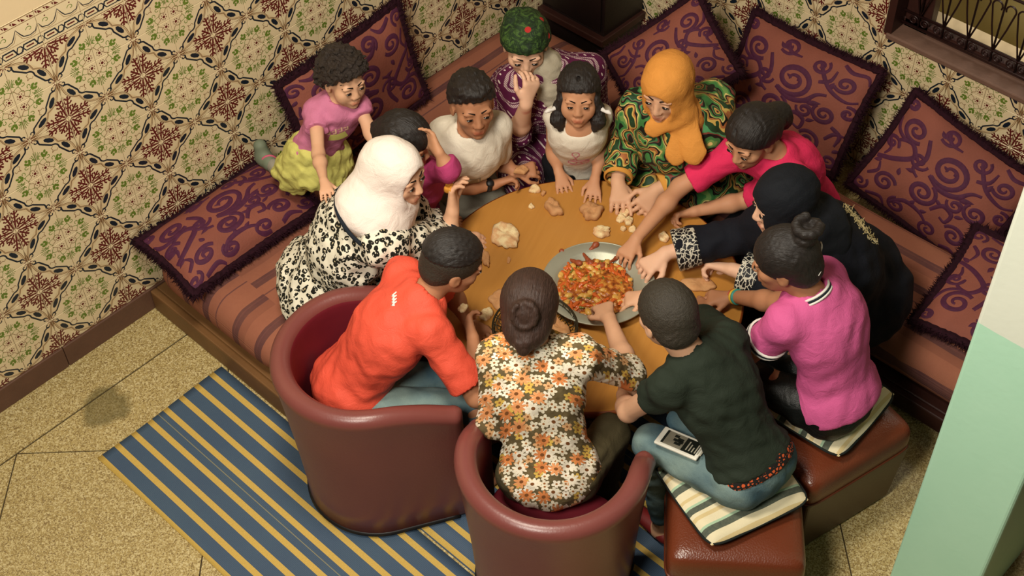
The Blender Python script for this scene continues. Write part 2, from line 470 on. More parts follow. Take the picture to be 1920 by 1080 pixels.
def slab(poly, gap=.0026):
    ar = sum(poly[i-1][0]*poly[i][1]-poly[i][0]*poly[i-1][1] for i in range(len(poly)))
    if ar < 0: poly = poly[::-1]
    P2 = list(poly)
    for i in range(len(poly)):                       # move every edge inward to leave the joint
        (x1, y1), (x2, y2) = poly[i-1], poly[i]; L = math.hypot(x2-x1, y2-y1)
        if L < 1e-5: continue
        nx, ny = (y2-y1)/L, -(x2-x1)/L
        P2 = clip2(P2, nx, ny, nx*x1+ny*y1-gap)
        if len(P2) < 3: return
    n = len(P2)
    V = [(p[0], p[1], -.03) for p in P2]+[(p[0], p[1], 0) for p in P2]
    F = [tuple(range(n, 2*n))]+[(i, (i+1) % n, n+(i+1) % n, n+i) for i in range(n)]
    mesh_obj('floor_slab', V, F, [MAT['terrazzo']], floor, False)
for a, b in ((0, 2.2), (2.2, 4.6)): slab([(a, .0), (b, .0), (b, .219), (a, .219)])
Q = 1.03
for i in range(-6, 8):
    for j in range(-6, 8):
        p0, p1 = 3.11+i*Q, 3.11+(i+1)*Q            # x - y
        q0, q1 = 3.55+j*Q, 3.55+(j+1)*Q            # x + y
        poly = [((p+q)/2, (q-p)/2) for p, q in ((p0, q0), (p1, q0), (p1, q1), (p0, q1))]
        for pl in ((-1, 0, 0), (1, 0, 4.6), (0, -1, -.221), (0, 1, 4.4)):
            if poly: poly = clip2(poly, *pl)
        if len(poly) >= 3: slab(poly)

# ---- pillar with two-tone paint
t = NT('pillar_paint', .5, .4); v = t.coord()
z = t.sep(v)[2]
edge = t.math('GREATER_THAN', t.math('ADD', z, t.math('MULTIPLY', t.noise(v, 30, 2).outputs[0], .004)), 1.308)
n1 = t.noise(v, 4, 4)
mint = t.mix(n1.outputs[0], srgb(168, 216, 188), srgb(184, 226, 200)); wht = t.mix(n1.outputs[0], srgb(212, 218, 204), srgb(224, 228, 214))
t.base(t.mix(edge, mint, wht)); t.bump(t.noise(v, 45, 4).outputs[0], .15, .004)
mb = MB(); mb.box((1.24, 2.818, 0), (1.645, 3.09, 3.2))
pl = bevel(tag(mb.build('wall_pillar', [MAT['pillar_paint']], None, False), 'square pillar painted mint green below and white above', 'pillar', kind='structure'), .012, 3)

# ---- dark cabinet standing in the corner
plain('black_wood', srgb(24, 14, 12), .4, .5, .3, 12, .1, 60)
cab = tag(empty('corner_cabinet', (.15, .2, 0)), 'dark wooden cabinet standing in the corner between the two benches', 'cabinet')
O = (.15, .2, 0)
mb = MB(); mb.box((.012, .014, 0), (.285, .39, 1.3)); bevel(mb.build('cabinet_body', [MAT['black_wood']], cab, False, O), .004)
mb = MB(); mb.box((.287, .03, .26), (.297, .375, 1.25)); bevel(mb.build('cabinet_door', [MAT['black_wood']], cab, False, O), .003)
mb = MB(); mb.box((.012, .014, .20), (.318, .41, .235)); bevel(mb.build('cabinet_ledge', [MAT['dark_wood']], cab, False, O), .004)
# ================================================================== benches and cushions
plain('bench_wood', srgb(112, 78, 44), .5, .4, .3, 8, .25, 50)
def stripe_cloth(name, axis, off, flap=None):
    t = NT(name, .85, .2); v = t.coord(); xyz = t.sep(v)
    c = xyz[axis]
    if flap is not None:
        c = t.math('ADD', c, t.math('MULTIPLY', t.math('GREATER_THAN', xyz[flap[0]], flap[1]), flap[2]))
    c = t.math('ADD', c, t.math('MULTIPLY', t.noise(v, 6, 2).outputs[0], .008))
    f = t.math('FRACT', t.math('ADD', t.math('DIVIDE', c, .30), off))
    A = srgb(146, 90, 70); B = srgb(62, 38, 50); A2 = srgb(130, 78, 62); B2 = srgb(80, 48, 56)
    col = t.ramp(f, [(0, A), (.18, B), (.215, B2), (.235, B), (.30, A2), (.42, A), (.60, B), (.64, B2), (.655, B), (.72, A), (.86, B2), (.88, A)], 'CONSTANT')
    n = t.noise(t.vmath('MULTIPLY', v, (1, 1, 1)), 90, 3)
    g = t.noise(v, 9, 4)
    col = t.mix(t.math('MULTIPLY', n.outputs[0], .35), col, srgb(120, 66, 54))
    t.base(t.mix(t.math('MULTIPLY', g.outputs[0], .25), col, srgb(190, 130, 96)))
    w = t.n('TexWave', wave_type='BANDS'); w.inputs['Scale'].default_value = 220; w.inputs['Distortion'].default_value = 1.5
    t.l(v, w.inputs['Vector']); t.bump(t.math('ADD', w.outputs[1], t.math('MULTIPLY', g.outputs[0], 2)), .25, .004)
    return t.m
stripe_cloth('stripe_left', 1, .10, (0, 2.365, .10))
stripe_cloth('stripe_right', 0, .30)
plain('seam_thread', srgb(92, 50, 52), .8, .2)
def mattress(name, label, lo, hi, mat, group, seed):
    lo = np.array(lo, float); hi = np.array(hi, float); h = (hi-lo)/2; c = (hi+lo)/2
    N = 56; M = 26; r = min(.085, h[2]*.95)
    ph = [random.Random(seed+k).uniform(0, 6.3) for k in range(8)]
    V = []; F = []
    # rounded rectangle rings stacked from bottom centre to top centre
    rings = [(0.0, -1)]+[(q, -1) for q in (.5, .85)]
    lev = []
    for q in (0.02, .5, .9): lev.append((q, -h[2]))
    for a in np.linspace(-math.pi/2, 0, 6)[1:]: lev.append((None, (-h[2]+r)+r*math.sin(a), r*math.cos(a)))
    for a in np.linspace(0, math.pi/2, 8)[:-1]: lev.append((None, (h[2]-r)+r*math.sin(a), r*math.cos(a)))
    for q in (.97, .9, .8, .68, .52, .35, .18, .02): lev.append((q, h[2]))
    K = 96
    def outline(k, inx):
        a = 2*math.pi*k/K; e = .18
        cx, sy = math.cos(a), math.sin(a)
        X = math.copysign(abs(cx)**e, cx)*(h[0]-inx); Y = math.copysign(abs(sy)**e, sy)*(h[1]-inx)
        return X, Y
    for L in lev:
        for k in range(K):
            if L[0] is None: X, Y = outline(k, r-L[2]); z = L[1]
            else:
                X, Y = outline(k, r); X *= L[0]; Y *= L[0]; z = L[1]
            if z > 0:
                z += .007*math.sin(7*X+ph[0])*math.sin(9*Y+ph[1])+.004*math.sin(17*X+ph[2]+5*Y)
            f_ = 1+.012*math.sin(11*X+13*z+ph[3])
            V.append((c[0]+X, c[1]+Y*f_, c[2]+z))
    for i in range(len(lev)-1):
        for k in range(K): F.append((i*K+k, i*K+(k+1) % K, (i+1)*K+(k+1) % K, (i+1)*K+k))
    F.append(tuple(range(K-1, -1, -1))); F.append(tuple((len(lev)-1)*K+k for k in range(K)))
    o = tag(empty(name, (c[0], c[1], lo[2])), label, 'mattress', group)
    q = mesh_obj('mattress_cover', V, F, [mat], None, True); q.parent = o; q.matrix_parent_inverse = Matrix.Translation(-Vector(o.location))
    return o, c, h, r
LX1, LY1 = 2.56, .80
RX0, RX1 = .44, 1.0
bl = tag(empty('wooden_bench', (1.4, .4, 0)), 'low wooden bench base under the mattress along the long tiled wall', 'bench')
def keep(o, p):
    o.parent = p; o.matrix_parent_inverse = Matrix.Translation(-Vector(p.location)); return o
def plank(nm, lo, hi, par, mat='bench_wood', bv=.006):
    mb = MB(); mb.box(lo, hi); o = mb.build(nm, [MAT[mat]], None, False); bevel(o, bv); return keep(o, par)
plank('end_plank', (LX1-.03, .02, 0), (LX1, LY1+.03, .105), bl); plank('front_plank', (1.03, LY1, 0), (LX1-.03, LY1+.03, .105), bl)
plank('end_plank', (.42, .02, 0), (.45, LY1, .105), bl); plank('deck_board', (.45, .02, .06), (LX1-.03, LY1, .105), bl)
br = tag(empty('wooden_bench', (.7, 1.9, 0)), 'low dark wooden bench base beneath the window wall mattress', 'bench')
plank('front_plank', (RX1, .84, .03), (RX1+.03, 3.1, .105), br, 'dark_wood'); plank('back_plank', (RX0, .86, .0), (RX0+.03, 3.07, .105), br, 'dark_wood')
plank('end_plank', (RX0, 3.07, 0), (RX1, 3.1, .105), br, 'dark_wood'); plank('deck_board', (RX0+.03, .84, .06), (RX1, 3.07, .105), br, 'dark_wood')
for y in (.9, 1.9, 3.0): plank('foot', (RX1-.05, y, 0), (RX1-.002, y+.06, .056), br, 'dark_wood')
mattress('bench_mattress', 'terracotta and plum striped mattress with stitched end flap on the long tiled wall bench', (.43, .012, .106), (2.53, .795, .295), MAT['stripe_left'], 'striped bench mattresses', 3)
mattress('bench_mattress', 'terracotta and plum striped mattress on the window wall bench', (RX0-.02, .83, .106), (RX1-.01, 3.05, .285), MAT['stripe_right'], 'striped bench mattresses', 9)

# ---- throw cushions with scroll print and furry trim
t = NT('cushion_cloth', .8, .25); v = t.coord()
n = t.noise(v, 120, 3); g = t.noise(v, 7, 3)
t.base(t.mix(g.outputs[0], srgb(116, 66, 54), srgb(146, 84, 68))); t.bump(t.math('ADD', n.outputs[0], t.math('MULTIPLY', g.outputs[0], 2.5)), .25, .006)
t = NT('scroll_velvet', .75, .3); v = t.coord()
t.base(t.mix(t.noise(v, 60, 3).outputs[0], srgb(58, 20, 44), srgb(86, 34, 62))); t.bump(t.noise(v, 300, 2).outputs[0], .3, .002)
t = NT('fringe_fur', .9, .15); v = t.coord()
t.base(t.mix(t.noise(v, 90, 3).outputs[0], srgb(22, 8, 14), srgb(50, 18, 30)))
def cat_rom(P, n=8):
    P = [np.array(p, float) for p in P]; out = []
    for i in range(len(P)-1):
        a = P[max(i-1, 0)]; b = P[i]; c = P[i+1]; d = P[min(i+2, len(P)-1)]
        for k in range(n):
            q = k/n; out.append(.5*((2*b)+(-a+c)*q+(2*a-5*b+4*c-d)*q*q+(-a+3*b-3*c+d)*q**3))
    out.append(P[-1]); return out
def spiral(cx, cy, r0, r1, a0, turns, n=46):
    return [(cx+(r0+(r1-r0)*k/n)*math.cos(a0+turns*2*math.pi*k/n), cy+(r0+(r1-r0)*k/n)*math.sin(a0+turns*2*math.pi*k/n)) for k in range(n+1)]
def leafp(x, y, L, W, a):
    P = []
    for k in range(13):
        q = k/12; P.append((q*L, W*math.sin(math.pi*q**.8)))
    P += [(L*(1-k/12), -W*.7*math.sin(math.pi*(1-k/12)**.8)) for k in range(1, 12)]
    c, s = math.cos(a), math.sin(a)
    return [(x+p[0]*c-p[1]*s, y+p[0]*s+p[1]*c) for p in P]
def scroll_design(var):
    S = []; L = []
    S += [(spiral(.02, .30, .30, .04, -2.2, 1.9), .045), (spiral(-.12, -.28, .22, .03, 1.2, -1.8), .042), (spiral(.62, -.05, .17, .02, 2.4, 1.7), .036),
          (spiral(-.68, .52, .20, .03, -.8, -1.6), .04), (spiral(-.62, -.55, .17, .02, .4, 1.6), .036), (spiral(.55, -.60, .17, .02, 2.8, -1.6), .036), (spiral(.70, .58, .15, .02, -2.6, 1.5), .034)]
    S += [(cat_rom([(-.95, -.25), (-.7, -.1), (-.5, .12), (-.62, .30), (-.80, .22), (-.75, .08)]), .042), (cat_rom([(-.45, .55), (-.35, .25), (-.42, -.02), (-.30, -.12)]), .04),
          (cat_rom([(-.18, .05), (.05, -.05), (.28, .02), (.42, .22), (.55, .28)]), .042), (cat_rom([(.10, -.45), (.22, -.25), (.38, -.30), (.36, -.48), (.26, -.46)]), .038),
          (cat_rom([(-.40, -.80), (-.25, -.62), (0, -.62), (.18, -.75)]), .036), (cat_rom([(.25, .80), (.36, .62), (.55, .40), (.80, .30), (.95, .36)]), .034),
          (cat_rom([(.78, -.20), (.92, -.30), (.9, -.5)]), .034), (cat_rom([(-.95, .15), (-.85, .0), (-.88, -.15)]), .03), (cat_rom([(-.3, .85), (-.2, .72), (-.02, .72)]), .03)]
    for (x, y, l, w_, a) in ((.30, -.02, .20, .05, 1.1), (.34, .0, .22, .055, .5), (.30, -.05, .18, .05, -.1), (-.40, .10, .16, .045, 2.4), (-.36, -.05, .16, .045, 3.6), (.20, -.28, .14, .04, 2.6),
                             (.42, -.30, .15, .04, .6), (-.85, -.25, .14, .04, 3.9), (.86, .02, .12, .035, 1.4), (-.15, -.62, .14, .04, 1.4), (.0, -.62, .13, .04, .8), (-.30, .72, .13, .04, 2.4), (.55, .40, .15, .045, 1.5), (.9, -.62, .12, .035, .8),
                             (-.52, -.30, .14, .04, 1.9), (-.9, .78, .12, .035, 1.), (.08, .30, .08, .03, .8), (-.02, .32, .08, .03, 2.8)):
        L.append(leafp(x, y, l, w_, a))
    S = [(a_, w_*.85) for a_, w_ in S]
    for (cx, cy, r0, a0, tn) in ((-.88, .10, .10, 0, 1.4), (.90, .12, .10, 2, -1.4), (-.25, .80, .12, 4, 1.5), (.28, .72, .11, 1, -1.5), (-.30, -.78, .11, 2, 1.5), (.22, -.80, .12, 5, -1.5), (.88, -.78, .10, 3, 1.4), (-.90, -.82, .10, 1, -1.4), (-.92, .84, .09, 2, 1.4), (.34, -.12, .10, 3, 1.4), (-.40, .14, .12, 0, -1.5)):
        S.append((spiral(cx, cy, r0*1.25, .015, a0, tn, 26), .026))
    S += [(cat_rom([(-.98, .55), (-.9, .35), (-.7, .28), (-.55, .38)]), .026), (cat_rom([(.55, .90), (.7, .82), (.9, .84), (.97, .7)]), .026), (cat_rom([(.45, -.92), (.6, -.85), (.75, -.92)]), .026), (cat_rom([(-.75, -.92), (-.55, -.84), (-.45, -.95)]), .026), (cat_rom([(.36, .45), (.5, .55), (.52, .75)]), .028), (cat_rom([(-.9, -.6), (-.8, -.45), (-.85, -.3)]), .026), (cat_rom([(.75, -.45), (.85, -.3), (.97, -.28)]), .026)]
    if var % 2: S = [([(-p[0], p[1]) for p in s_], w_) for s_, w_ in S]; L = [[(-p[0], p[1]) for p in l] for l in L]
    if var // 2 % 2: S = [([(p[0], -p[1]) for p in s_], w_) for s_, w_ in S]; L = [[(p[0], -p[1]) for p in l] for l in L]
    return S, L
def cushion(label, c, U, Vd, w, h, th, var, seed):
    U = nrm(U); Vd = np.array(Vd, float); Vd = nrm(Vd-U*np.dot(U, Vd)); N = np.cross(U, Vd)
    rnd = random.Random(seed); ph = [rnd.uniform(0, 6.28) for _ in range(6)]
    c = np.array(c, float)
    def sf(u, v, s=1, lift=0):
        du = abs(u); dv = abs(v)
        x = u*w/2*(1-.05*(1-v*v)); y = v*h/2*(1-.06*(1-u*u))
        e = max(0, (1-du**2.6))**.6*max(0, (1-dv**2.6))**.6
        z = th/2*e*(1+.10*math.sin(3*u+ph[0])*math.sin(3.4*v+ph[1]))+.004*math.sin(14*u+6*v+ph[2])*e**.3*(du**2+dv**2)*.6
        return c+U*x+Vd*y+N*(s*z+lift)
    o = tag(empty('throw_cushion', tuple(c-N*th*.3)), label, 'cushion', 'scroll print throw cushions')
    n, m_ = 30, 24; V = []; F = []
    for s in (1, -1):
        b = len(V)
        for i in range(n+1):
            for j in range(m_+1): V.append(sf(-1+2*i/n, -1+2*j/m_, s, .0006*s))
        for i in range(n):
            for j in range(m_):
                q = (b+i*(m_+1)+j, b+(i+1)*(m_+1)+j, b+(i+1)*(m_+1)+j+1, b+i*(m_+1)+j+1)
                F.append(q if s > 0 else q[::-1])
    keep(mesh_obj('cushion_cover', V, F, [MAT['cushion_cloth']], None, True), o)
    S, L = scroll_design(var); mb = MB(); asp = h/w
    for pts, wd in S:
        P = [np.array(p) for p in pts]; A = []; n2 = len(P)
        for i in range(n2):
            d = P[min(i+1, n2-1)]-P[max(i-1, 0)]; d = np.array([d[0], d[1]*asp]); d = nrm(d); q = np.array([-d[1], d[0]/asp])
            ww = wd*(.55+.45*math.sin(math.pi*min(1, .15+i/n2)))
            A.append([np.clip(P[i]+q*ww*e, -.97, .97) for e in (1, .5, 0, -.5, -1)])
        VV = []
        for row in A:
            for e, p in zip((0, 1, 1.2, 1, 0), row): VV.append(sf(p[0], p[1], 1, .0012+.0016*e))
        FF = [(i*5+k, i*5+k+1, (i+1)*5+k+1, (i+1)*5+k) for i in range(n2-1) for k in range(4)]
        mb.add(VV, FF)
    for P in L:
        ctr = np.mean(np.array(P), 0); VV = [sf(*np.clip(ctr, -.97, .97), 1, .004)]
        for f_ in (.55, 1):
            for p in P:
                q = np.clip(ctr+(np.array(p)-ctr)*f_, -.97, .97); VV.append(sf(q[0], q[1], 1, .003 if f_ < 1 else .0015))
        k_ = len(P)
        FF = [(0, 1+i, 1+(i+1) % k_) for i in range(k_)]+[(1+i, 1+k_+i, 1+k_+(i+1) % k_, 1+(i+1) % k_) for i in range(k_)]
        mb.add(VV, FF)
    keep(mb.build('scroll_print', [MAT['scroll_velvet']], None, True), o)
    # furry trim: four edges of tufts
    mb = MB()
    per = []
    for k in range(60): per.append((-1+2*k/60, -1))
    for k in range(44): per.append((1, -1+2*k/44))
    for k in range(60): per.append((1-2*k/60, 1))
    for k in range(44): per.append((-1, 1-2*k/44))
    ring = [sf(u, v) for u, v in per]
    mb.tube(ring, [.015+.005*rnd.random() for _ in ring], 7, 0, True)
    for (u, v), p in zip(per, ring):
        for q in range(11):
            out = nrm(U*(u if abs(u) > .999 else u*.3)+Vd*(v if abs(v) > .999 else v*.3))
            tan = np.cross(N, out)
            b0 = p+tan*rnd.uniform(-.012, .012)+N*rnd.uniform(-.010, .010)+out*rnd.uniform(-.004, .006)
            d = nrm(out+N*rnd.uniform(-1.1, 1.1)+tan*rnd.uniform(-.8, .8)); ln = rnd.uniform(.018, .038)
            a = np.cross(d, N); a = nrm(a if np.linalg.norm(a) > .01 else U); b_ = np.cross(d, a); w_ = .0042
            mb.add([b0+a*w_, b0-a*.5*w_+b_*w_*.85, b0-a*.5*w_-b_*w_*.85, b0+d*ln], [(0, 1, 3), (1, 2, 3), (2, 0, 3)])
    keep(mb.build('fringe_trim', [MAT['fringe_fur']], None, False), o)
    return o
cushion('scroll print cushion lying at the free end of the long wall mattress', (2.25, .205, .368), (-1, 0, .01), (0, -1, .16), .62, .33, .17, 0, 1)
cushion('scroll print cushion propped on the long tiled wall behind the curly-haired toddler', (1.535, .155, .555), (-1, -.02, .06), (.03, -.22, 1), .64, .46, .15, 3, 2)
cushion('scroll print cushion tipped on its corner behind the orange headscarf', (.52, .945, .515), (-.24, .22, .25), (-.05, -.27, .11), .47, .38, .14, 1, 3)
cushion('large scroll print cushion propped below the left end of the window', (.20, 1.345, .385), (0, 1, .01), (-.25, 0, .40), .62, .46, .15, 0, 4)
cushion('scroll print cushion slumped sideways against the wall below the window grille', (.205, 2.065, .330), (0, .60, -.13), (-.25, .02, .38), .60, .45, .15, 0, 5)
cushion('scroll print cushion lying flat on the striped mattress beside the pillar', (.60, 2.62, .345), (-.12, 1, -.02), (-1, -.06, .10), .58, .52, .12, 2, 6)

# ================================================================== floor mat
t = NT('woven_mat', .6, .35); v = t.coord(); x, y, z = t.sep(v)
f = t.math('FRACT', t.math('DIVIDE', t.math('SUBTRACT', x, 2.557), .0735))
wv = t.n('TexWave', wave_type='BANDS', bands_direction='Y'); wv.inputs['Scale'].default_value = 55; wv.inputs['Distortion'].default_value = 2; wv.inputs['Detail Scale'].default_value = 8; t.l(v, wv.inputs['Vector'])
nz = t.noise(v, 5, 4)
blue = t.mix(t.math('MULTIPLY', wv.outputs[1], .45), t.mix(nz.outputs[0], srgb(62, 80, 104), srgb(74, 96, 112)), srgb(44, 58, 84))
yel = t.mix(t.noise(v, 200, 2).outputs[0], srgb(186, 150, 66), srgb(206, 174, 92))
isy = t.math('GREATER_THAN', f, .70)
thin = t.math('MULTIPLY', t.math('GREATER_THAN', t.math('FRACT', t.math('DIVIDE', t.math('SUBTRACT', x, 2.557), .0735*7)), .612), t.math('LESS_THAN', t.math('FRACT', t.math('DIVIDE', t.math('SUBTRACT', x, 2.557), .0735*7)), .618))
col = t.mix(isy, blue, yel); col = t.mix(t.math('MULTIPLY', thin, .7), col, srgb(150, 140, 96)); t.base(col)
t.bump(t.math('ADD', wv.outputs[1], t.noise(v, 300, 2).outputs[0]), .25, .002)
def mat(label, lo, hi):
    n, m_ = 60, 16; V = []; F = []
    for i in range(n+1):
        for j in range(m_+1):
            X = lo[0]+(hi[0]-lo[0])*j/m_; Y = lo[1]+(hi[1]-lo[1])*i/n
            e = (.004*math.sin(4*Y+1) if j == m_ else 0)
            V.append((X+e, Y+(.004*math.sin(9*X) if i == 0 else 0), .005+.0012*math.sin(5*X+3*Y)))
    for i in range(n):
        for j in range(m_): a = i*(m_+1)+j; F.append((a, a+1, a+m_+2, a+m_+1))
    o = tag(mesh_obj('floor_mat', V, F, [MAT['woven_mat']], None, True), label, 'mat', 'striped floor mats')
    s = o.modifiers.new('thick', 'SOLIDIFY'); s.thickness = .004; s.offset = -1
mat('blue and yellow striped woven mat on the open floor beside the bench end', (2.57, .455), (3.142, 2.30))
mat('blue and yellow striped woven mat tucked under the round table', (1.40, .86), (2.557, 2.30))

# ================================================================== tub chairs
t = NT('tub_vinyl', .34, .5); v = t.coord()
g = t.noise(v, 3, 4); s_ = t.noise(v, 38, 6, .6)
c = t.mix(g.outputs[0], srgb(104, 52, 50), srgb(126, 70, 62))
sc = t.math('MULTIPLY', t.math('GREATER_THAN', s_.outputs[0], .74), .5)
t.base(t.mix(sc, c, srgb(176, 140, 118))); t.bump(t.noise(v, 140, 3).outputs[0], .12, .003)
t = NT('tub_inner', .5, .4); v = t.coord(); t.base(t.mix(t.noise(v, 6, 3).outputs[0], srgb(92, 20, 34), srgb(122, 34, 44)))
plain('black_plastic', srgb(20, 18, 18), .5, .4)
def tub_chair(label, c, ang, hgt=.70, Rw=.285, arm=.16):
    """opening faces local -y ... turned by ang"""
    T = .070; Rm = Rw-T/2
    path = []                                     # centreline (x, y), outward normal, parameter
    for k in range(9): path.append((Rm, -arm+arm*k/9, 1, 0))
    for k in range(33):
        a = math.pi*k/32; path.append((Rm*math.cos(a), Rm*math.sin(a), math.cos(a), math.sin(a)))
    for k in range(1, 10): path.append((-Rm, -arm*k/9, -1, 0))
    secs = []
    first, last = path[0], path[-1]
    for q in range(6, 0, -1):
        p = math.pi/2*q/6; secs.append((first[0], first[1]-T/2*math.sin(p), first[2], first[3], max(.02, math.cos(p)), q/6))
    for p in path: secs.append((*p, 1.0, 0))
    for q in range(1, 7):
        p = math.pi/2*q/6; secs.append((last[0], last[1]-T/2*math.sin(p), last[2], last[3], max(.02, math.cos(p)), q/6))
    V = []; F = []; Mi = []
    prof = []
    def section(fx, drop):
        P = []; h = hgt-drop
        zs = [.012, .02, .12, .25, .38, .5, h-T/2-.02]
        for z in zs: P.append((T/2+(-.035+.045*(z/h)**1.5)-(.0 if z > .015 else .008), z))
        top = .010
        for a in np.linspace(0, math.pi, 9): P.append((top+T/2*math.cos(a), h-T/2+T/2*math.sin(a)))
        for z in (h-T/2-.03, .5, .42, .36): P.append((-T/2+.010*(z/h), z))
        P.append((-T/2, .02)); P.append((-T/2, .012))
        return [(o*fx if True else o, z) for o, z in P]
    L = None
    for (x, y, nx, ny, fx, q) in secs:
        # arms dip a little toward their ends
        d = 0
        if y < .05: d = .075*min(1, (.05-y)/(arm+.05))**1.8
        if q: d += .03*(1-math.cos(math.pi/2*q))
        S = section(fx, d); L = len(S)
        for o, z in S: V.append((x+nx*o, y+ny*o, z))
    n = len(secs)
    for i in range(n-1):
        for k in range(L):
            k2 = (k+1) % L
            F.append((i*L+k, (i+1)*L+k, (i+1)*L+k2, i*L+k2)); Mi.append(1 if k > 13 else 0)
    F.append(tuple(range(L))); Mi.append(0); F.append(tuple((n-1)*L+k for k in range(L-1, -1, -1))); Mi.append(0)
    root = tag(empty('tub_chair', (c[0], c[1], 0.007), ang), label, 'chair', 'burgundy tub chairs')
    mesh_obj('chair_shell', V, F, [MAT['tub_vinyl'], MAT['tub_inner']], root, True, Mi)
    # seat cushion with a domed top
    mb = MB(); Ri = Rw-T-.004; K = 40
    def ol(k, r):
        a = 2*math.pi*k/K; x, y = math.cos(a), math.sin(a)
        if y < 0: return (r*math.copysign(abs(x)**.35, x), y*(arm+.02)*abs(1) if abs(y) < 1 else y*(arm+.02))
        return (r*x, r*y)
    Vs = []; Fs = []
    for r, z in ((.98, .02), (1, .06), (1, .31), (.98, .335), (.92, .355), (.7, .365), (.35, .37), (.02, .37)):
        for k in range(K):
            x, y = ol(k, Ri); Vs.append((x*r, y*r, z))
    for i in range(7):
        for k in range(K): Fs.append((i*K+k, i*K+(k+1) % K, (i+1)*K+(k+1) % K, (i+1)*K+k))
    Fs.append(tuple(range(K))[::-1]); Fs.append(tuple(7*K+k for k in range(K)))
    mesh_obj('seat_cushion', Vs, Fs, [MAT['tub_inner']], root, True)
    mb = MB(); mb.tube([(p[0]+p[2]*(T/2-.040), p[1]+p[3]*(T/2-.040), .012) for p in path], .012, 6); mb.build('base_glide', [MAT['black_plastic']], root)
    return root
def yaw_for(d): return math.atan2(d[1], d[0])+math.pi/2
tub_chair('burgundy tub chair holding the boy in the orange shirt', (2.50, 1.27), yaw_for((-.86, .50)), .70, .290, .22)
tub_chair('burgundy tub chair holding the woman in the floral blouse', (2.385, 1.985), yaw_for((-.88, -.48)), .70, .288, .10)

# ================================================================== ottomans
t = NT('brown_leather', .30, .5); v = t.coord()
g = t.noise(v, 4, 4)
t.base(t.mix(g.outputs[0], srgb(88, 40, 22), srgb(116, 56, 32))); t.bump(t.math('ADD', t.voro(v, 180).outputs[0], t.math('MULTIPLY', g.outputs[0], 3)), .18, .004)
plain('ottoman_side', srgb(66, 44, 30), .38, .5, .2, 6, .1, 80)
def ottoman(label, c, ang, a, b, h):
    root = tag(empty('ottoman', (c[0], c[1], .008), ang), label, 'ottoman', 'brown leather ottomans')
    mb = MB(); n = 12; V = []; F = []
    mb.add([(-a*.46, -b*.46, 0), (a*.46, -b*.46, 0), (a*.46, b*.46, 0), (-a*.46, b*.46, 0), (-a*.5, -b*.5, h-.10), (a*.5, -b*.5, h-.10), (a*.5, b*.5, h-.10), (-a*.5, b*.5, h-.10)],
           [(0,3,2,1),(4,5,6,7),(0,1,5,4),(1,2,6,5),(2,3,7,6),(3,0,4,7)])
    bevel(mb.build('ottoman_body', [MAT['ottoman_side']], root, False), .012, 3)
    V = []; F = []; K = 64
    lev = [(.98, h-.112), (1.0, h-.10), (1.01, h-.07), (1.0, h-.035), (.97, h-.014), (.92, h-.004), (.8, h+.004), (.5, h+.010), (.2, h+.012), (.02, h+.012)]
    for f_, z in lev:
        for k in range(K):
            q = 2*math.pi*k/K; e = .17 if f_ > .85 else .3
            x = math.copysign(abs(math.cos(q))**e, math.cos(q)); y = math.copysign(abs(math.sin(q))**e, math.sin(q))
            V.append((x*f_*a*.505, y*f_*b*.505, z))
    for i in range(len(lev)-1):
        for k in range(K): F.append((i*K+k, i*K+(k+1) % K, (i+1)*K+(k+1) % K, (i+1)*K+k))
    F.append(tuple(range(K))[::-1]); F.append(tuple((len(lev)-1)*K+k for k in range(K)))
    top = mesh_obj('padded_top', V, F, [MAT['brown_leather']], root, True)
    ring = [(math.copysign(abs(math.cos(2*math.pi*k/K))**.17, math.cos(2*math.pi*k/K))*a*.507, math.copysign(abs(math.sin(2*math.pi*k/K))**.17, math.sin(2*math.pi*k/K))*b*.507, h-.104) for k in range(K)]
    mb = MB(); mb.tube(ring, .004, 6, 0, True); mb.build('seam_piping', [MAT['brown_leather']], top)
    return root
ottoman('brown leather ottoman under the boy with the tablet', (2.03, 2.432), math.atan2(.333, -.269), .42, .33, .40)
ottoman('brown leather ottoman under the girl in the pink polo shirt', (1.52, 2.405), math.atan2(.107, -.44), .45, .40, .40)
t = NT('pad_stripes', .85, .2); v = t.coord(); y = t.sep(v)[1]
f = t.math('FRACT', t.math('DIVIDE', y, .165))
cr = srgb(222, 210, 176); gy = srgb(58, 72, 66); mn = srgb(160, 190, 160); be = srgb(206, 184, 134); rd = srgb(172, 72, 44)
col = t.ramp(f, [(0, cr), (.16, gy), (.29, mn), (.34, cr), (.50, be), (.58, cr), (.66, gy), (.78, mn), (.83, cr), (.93, be)], 'CONSTANT')
t.base(t.mix(t.math('MULTIPLY', t.noise(v, 140, 2).outputs[0], .2), col, srgb(190, 176, 140)))
t.bump(t.noise(v, 260, 2).outputs[0], .3, .002)
plain('pad_back', srgb(30, 34, 32), .9, .2)
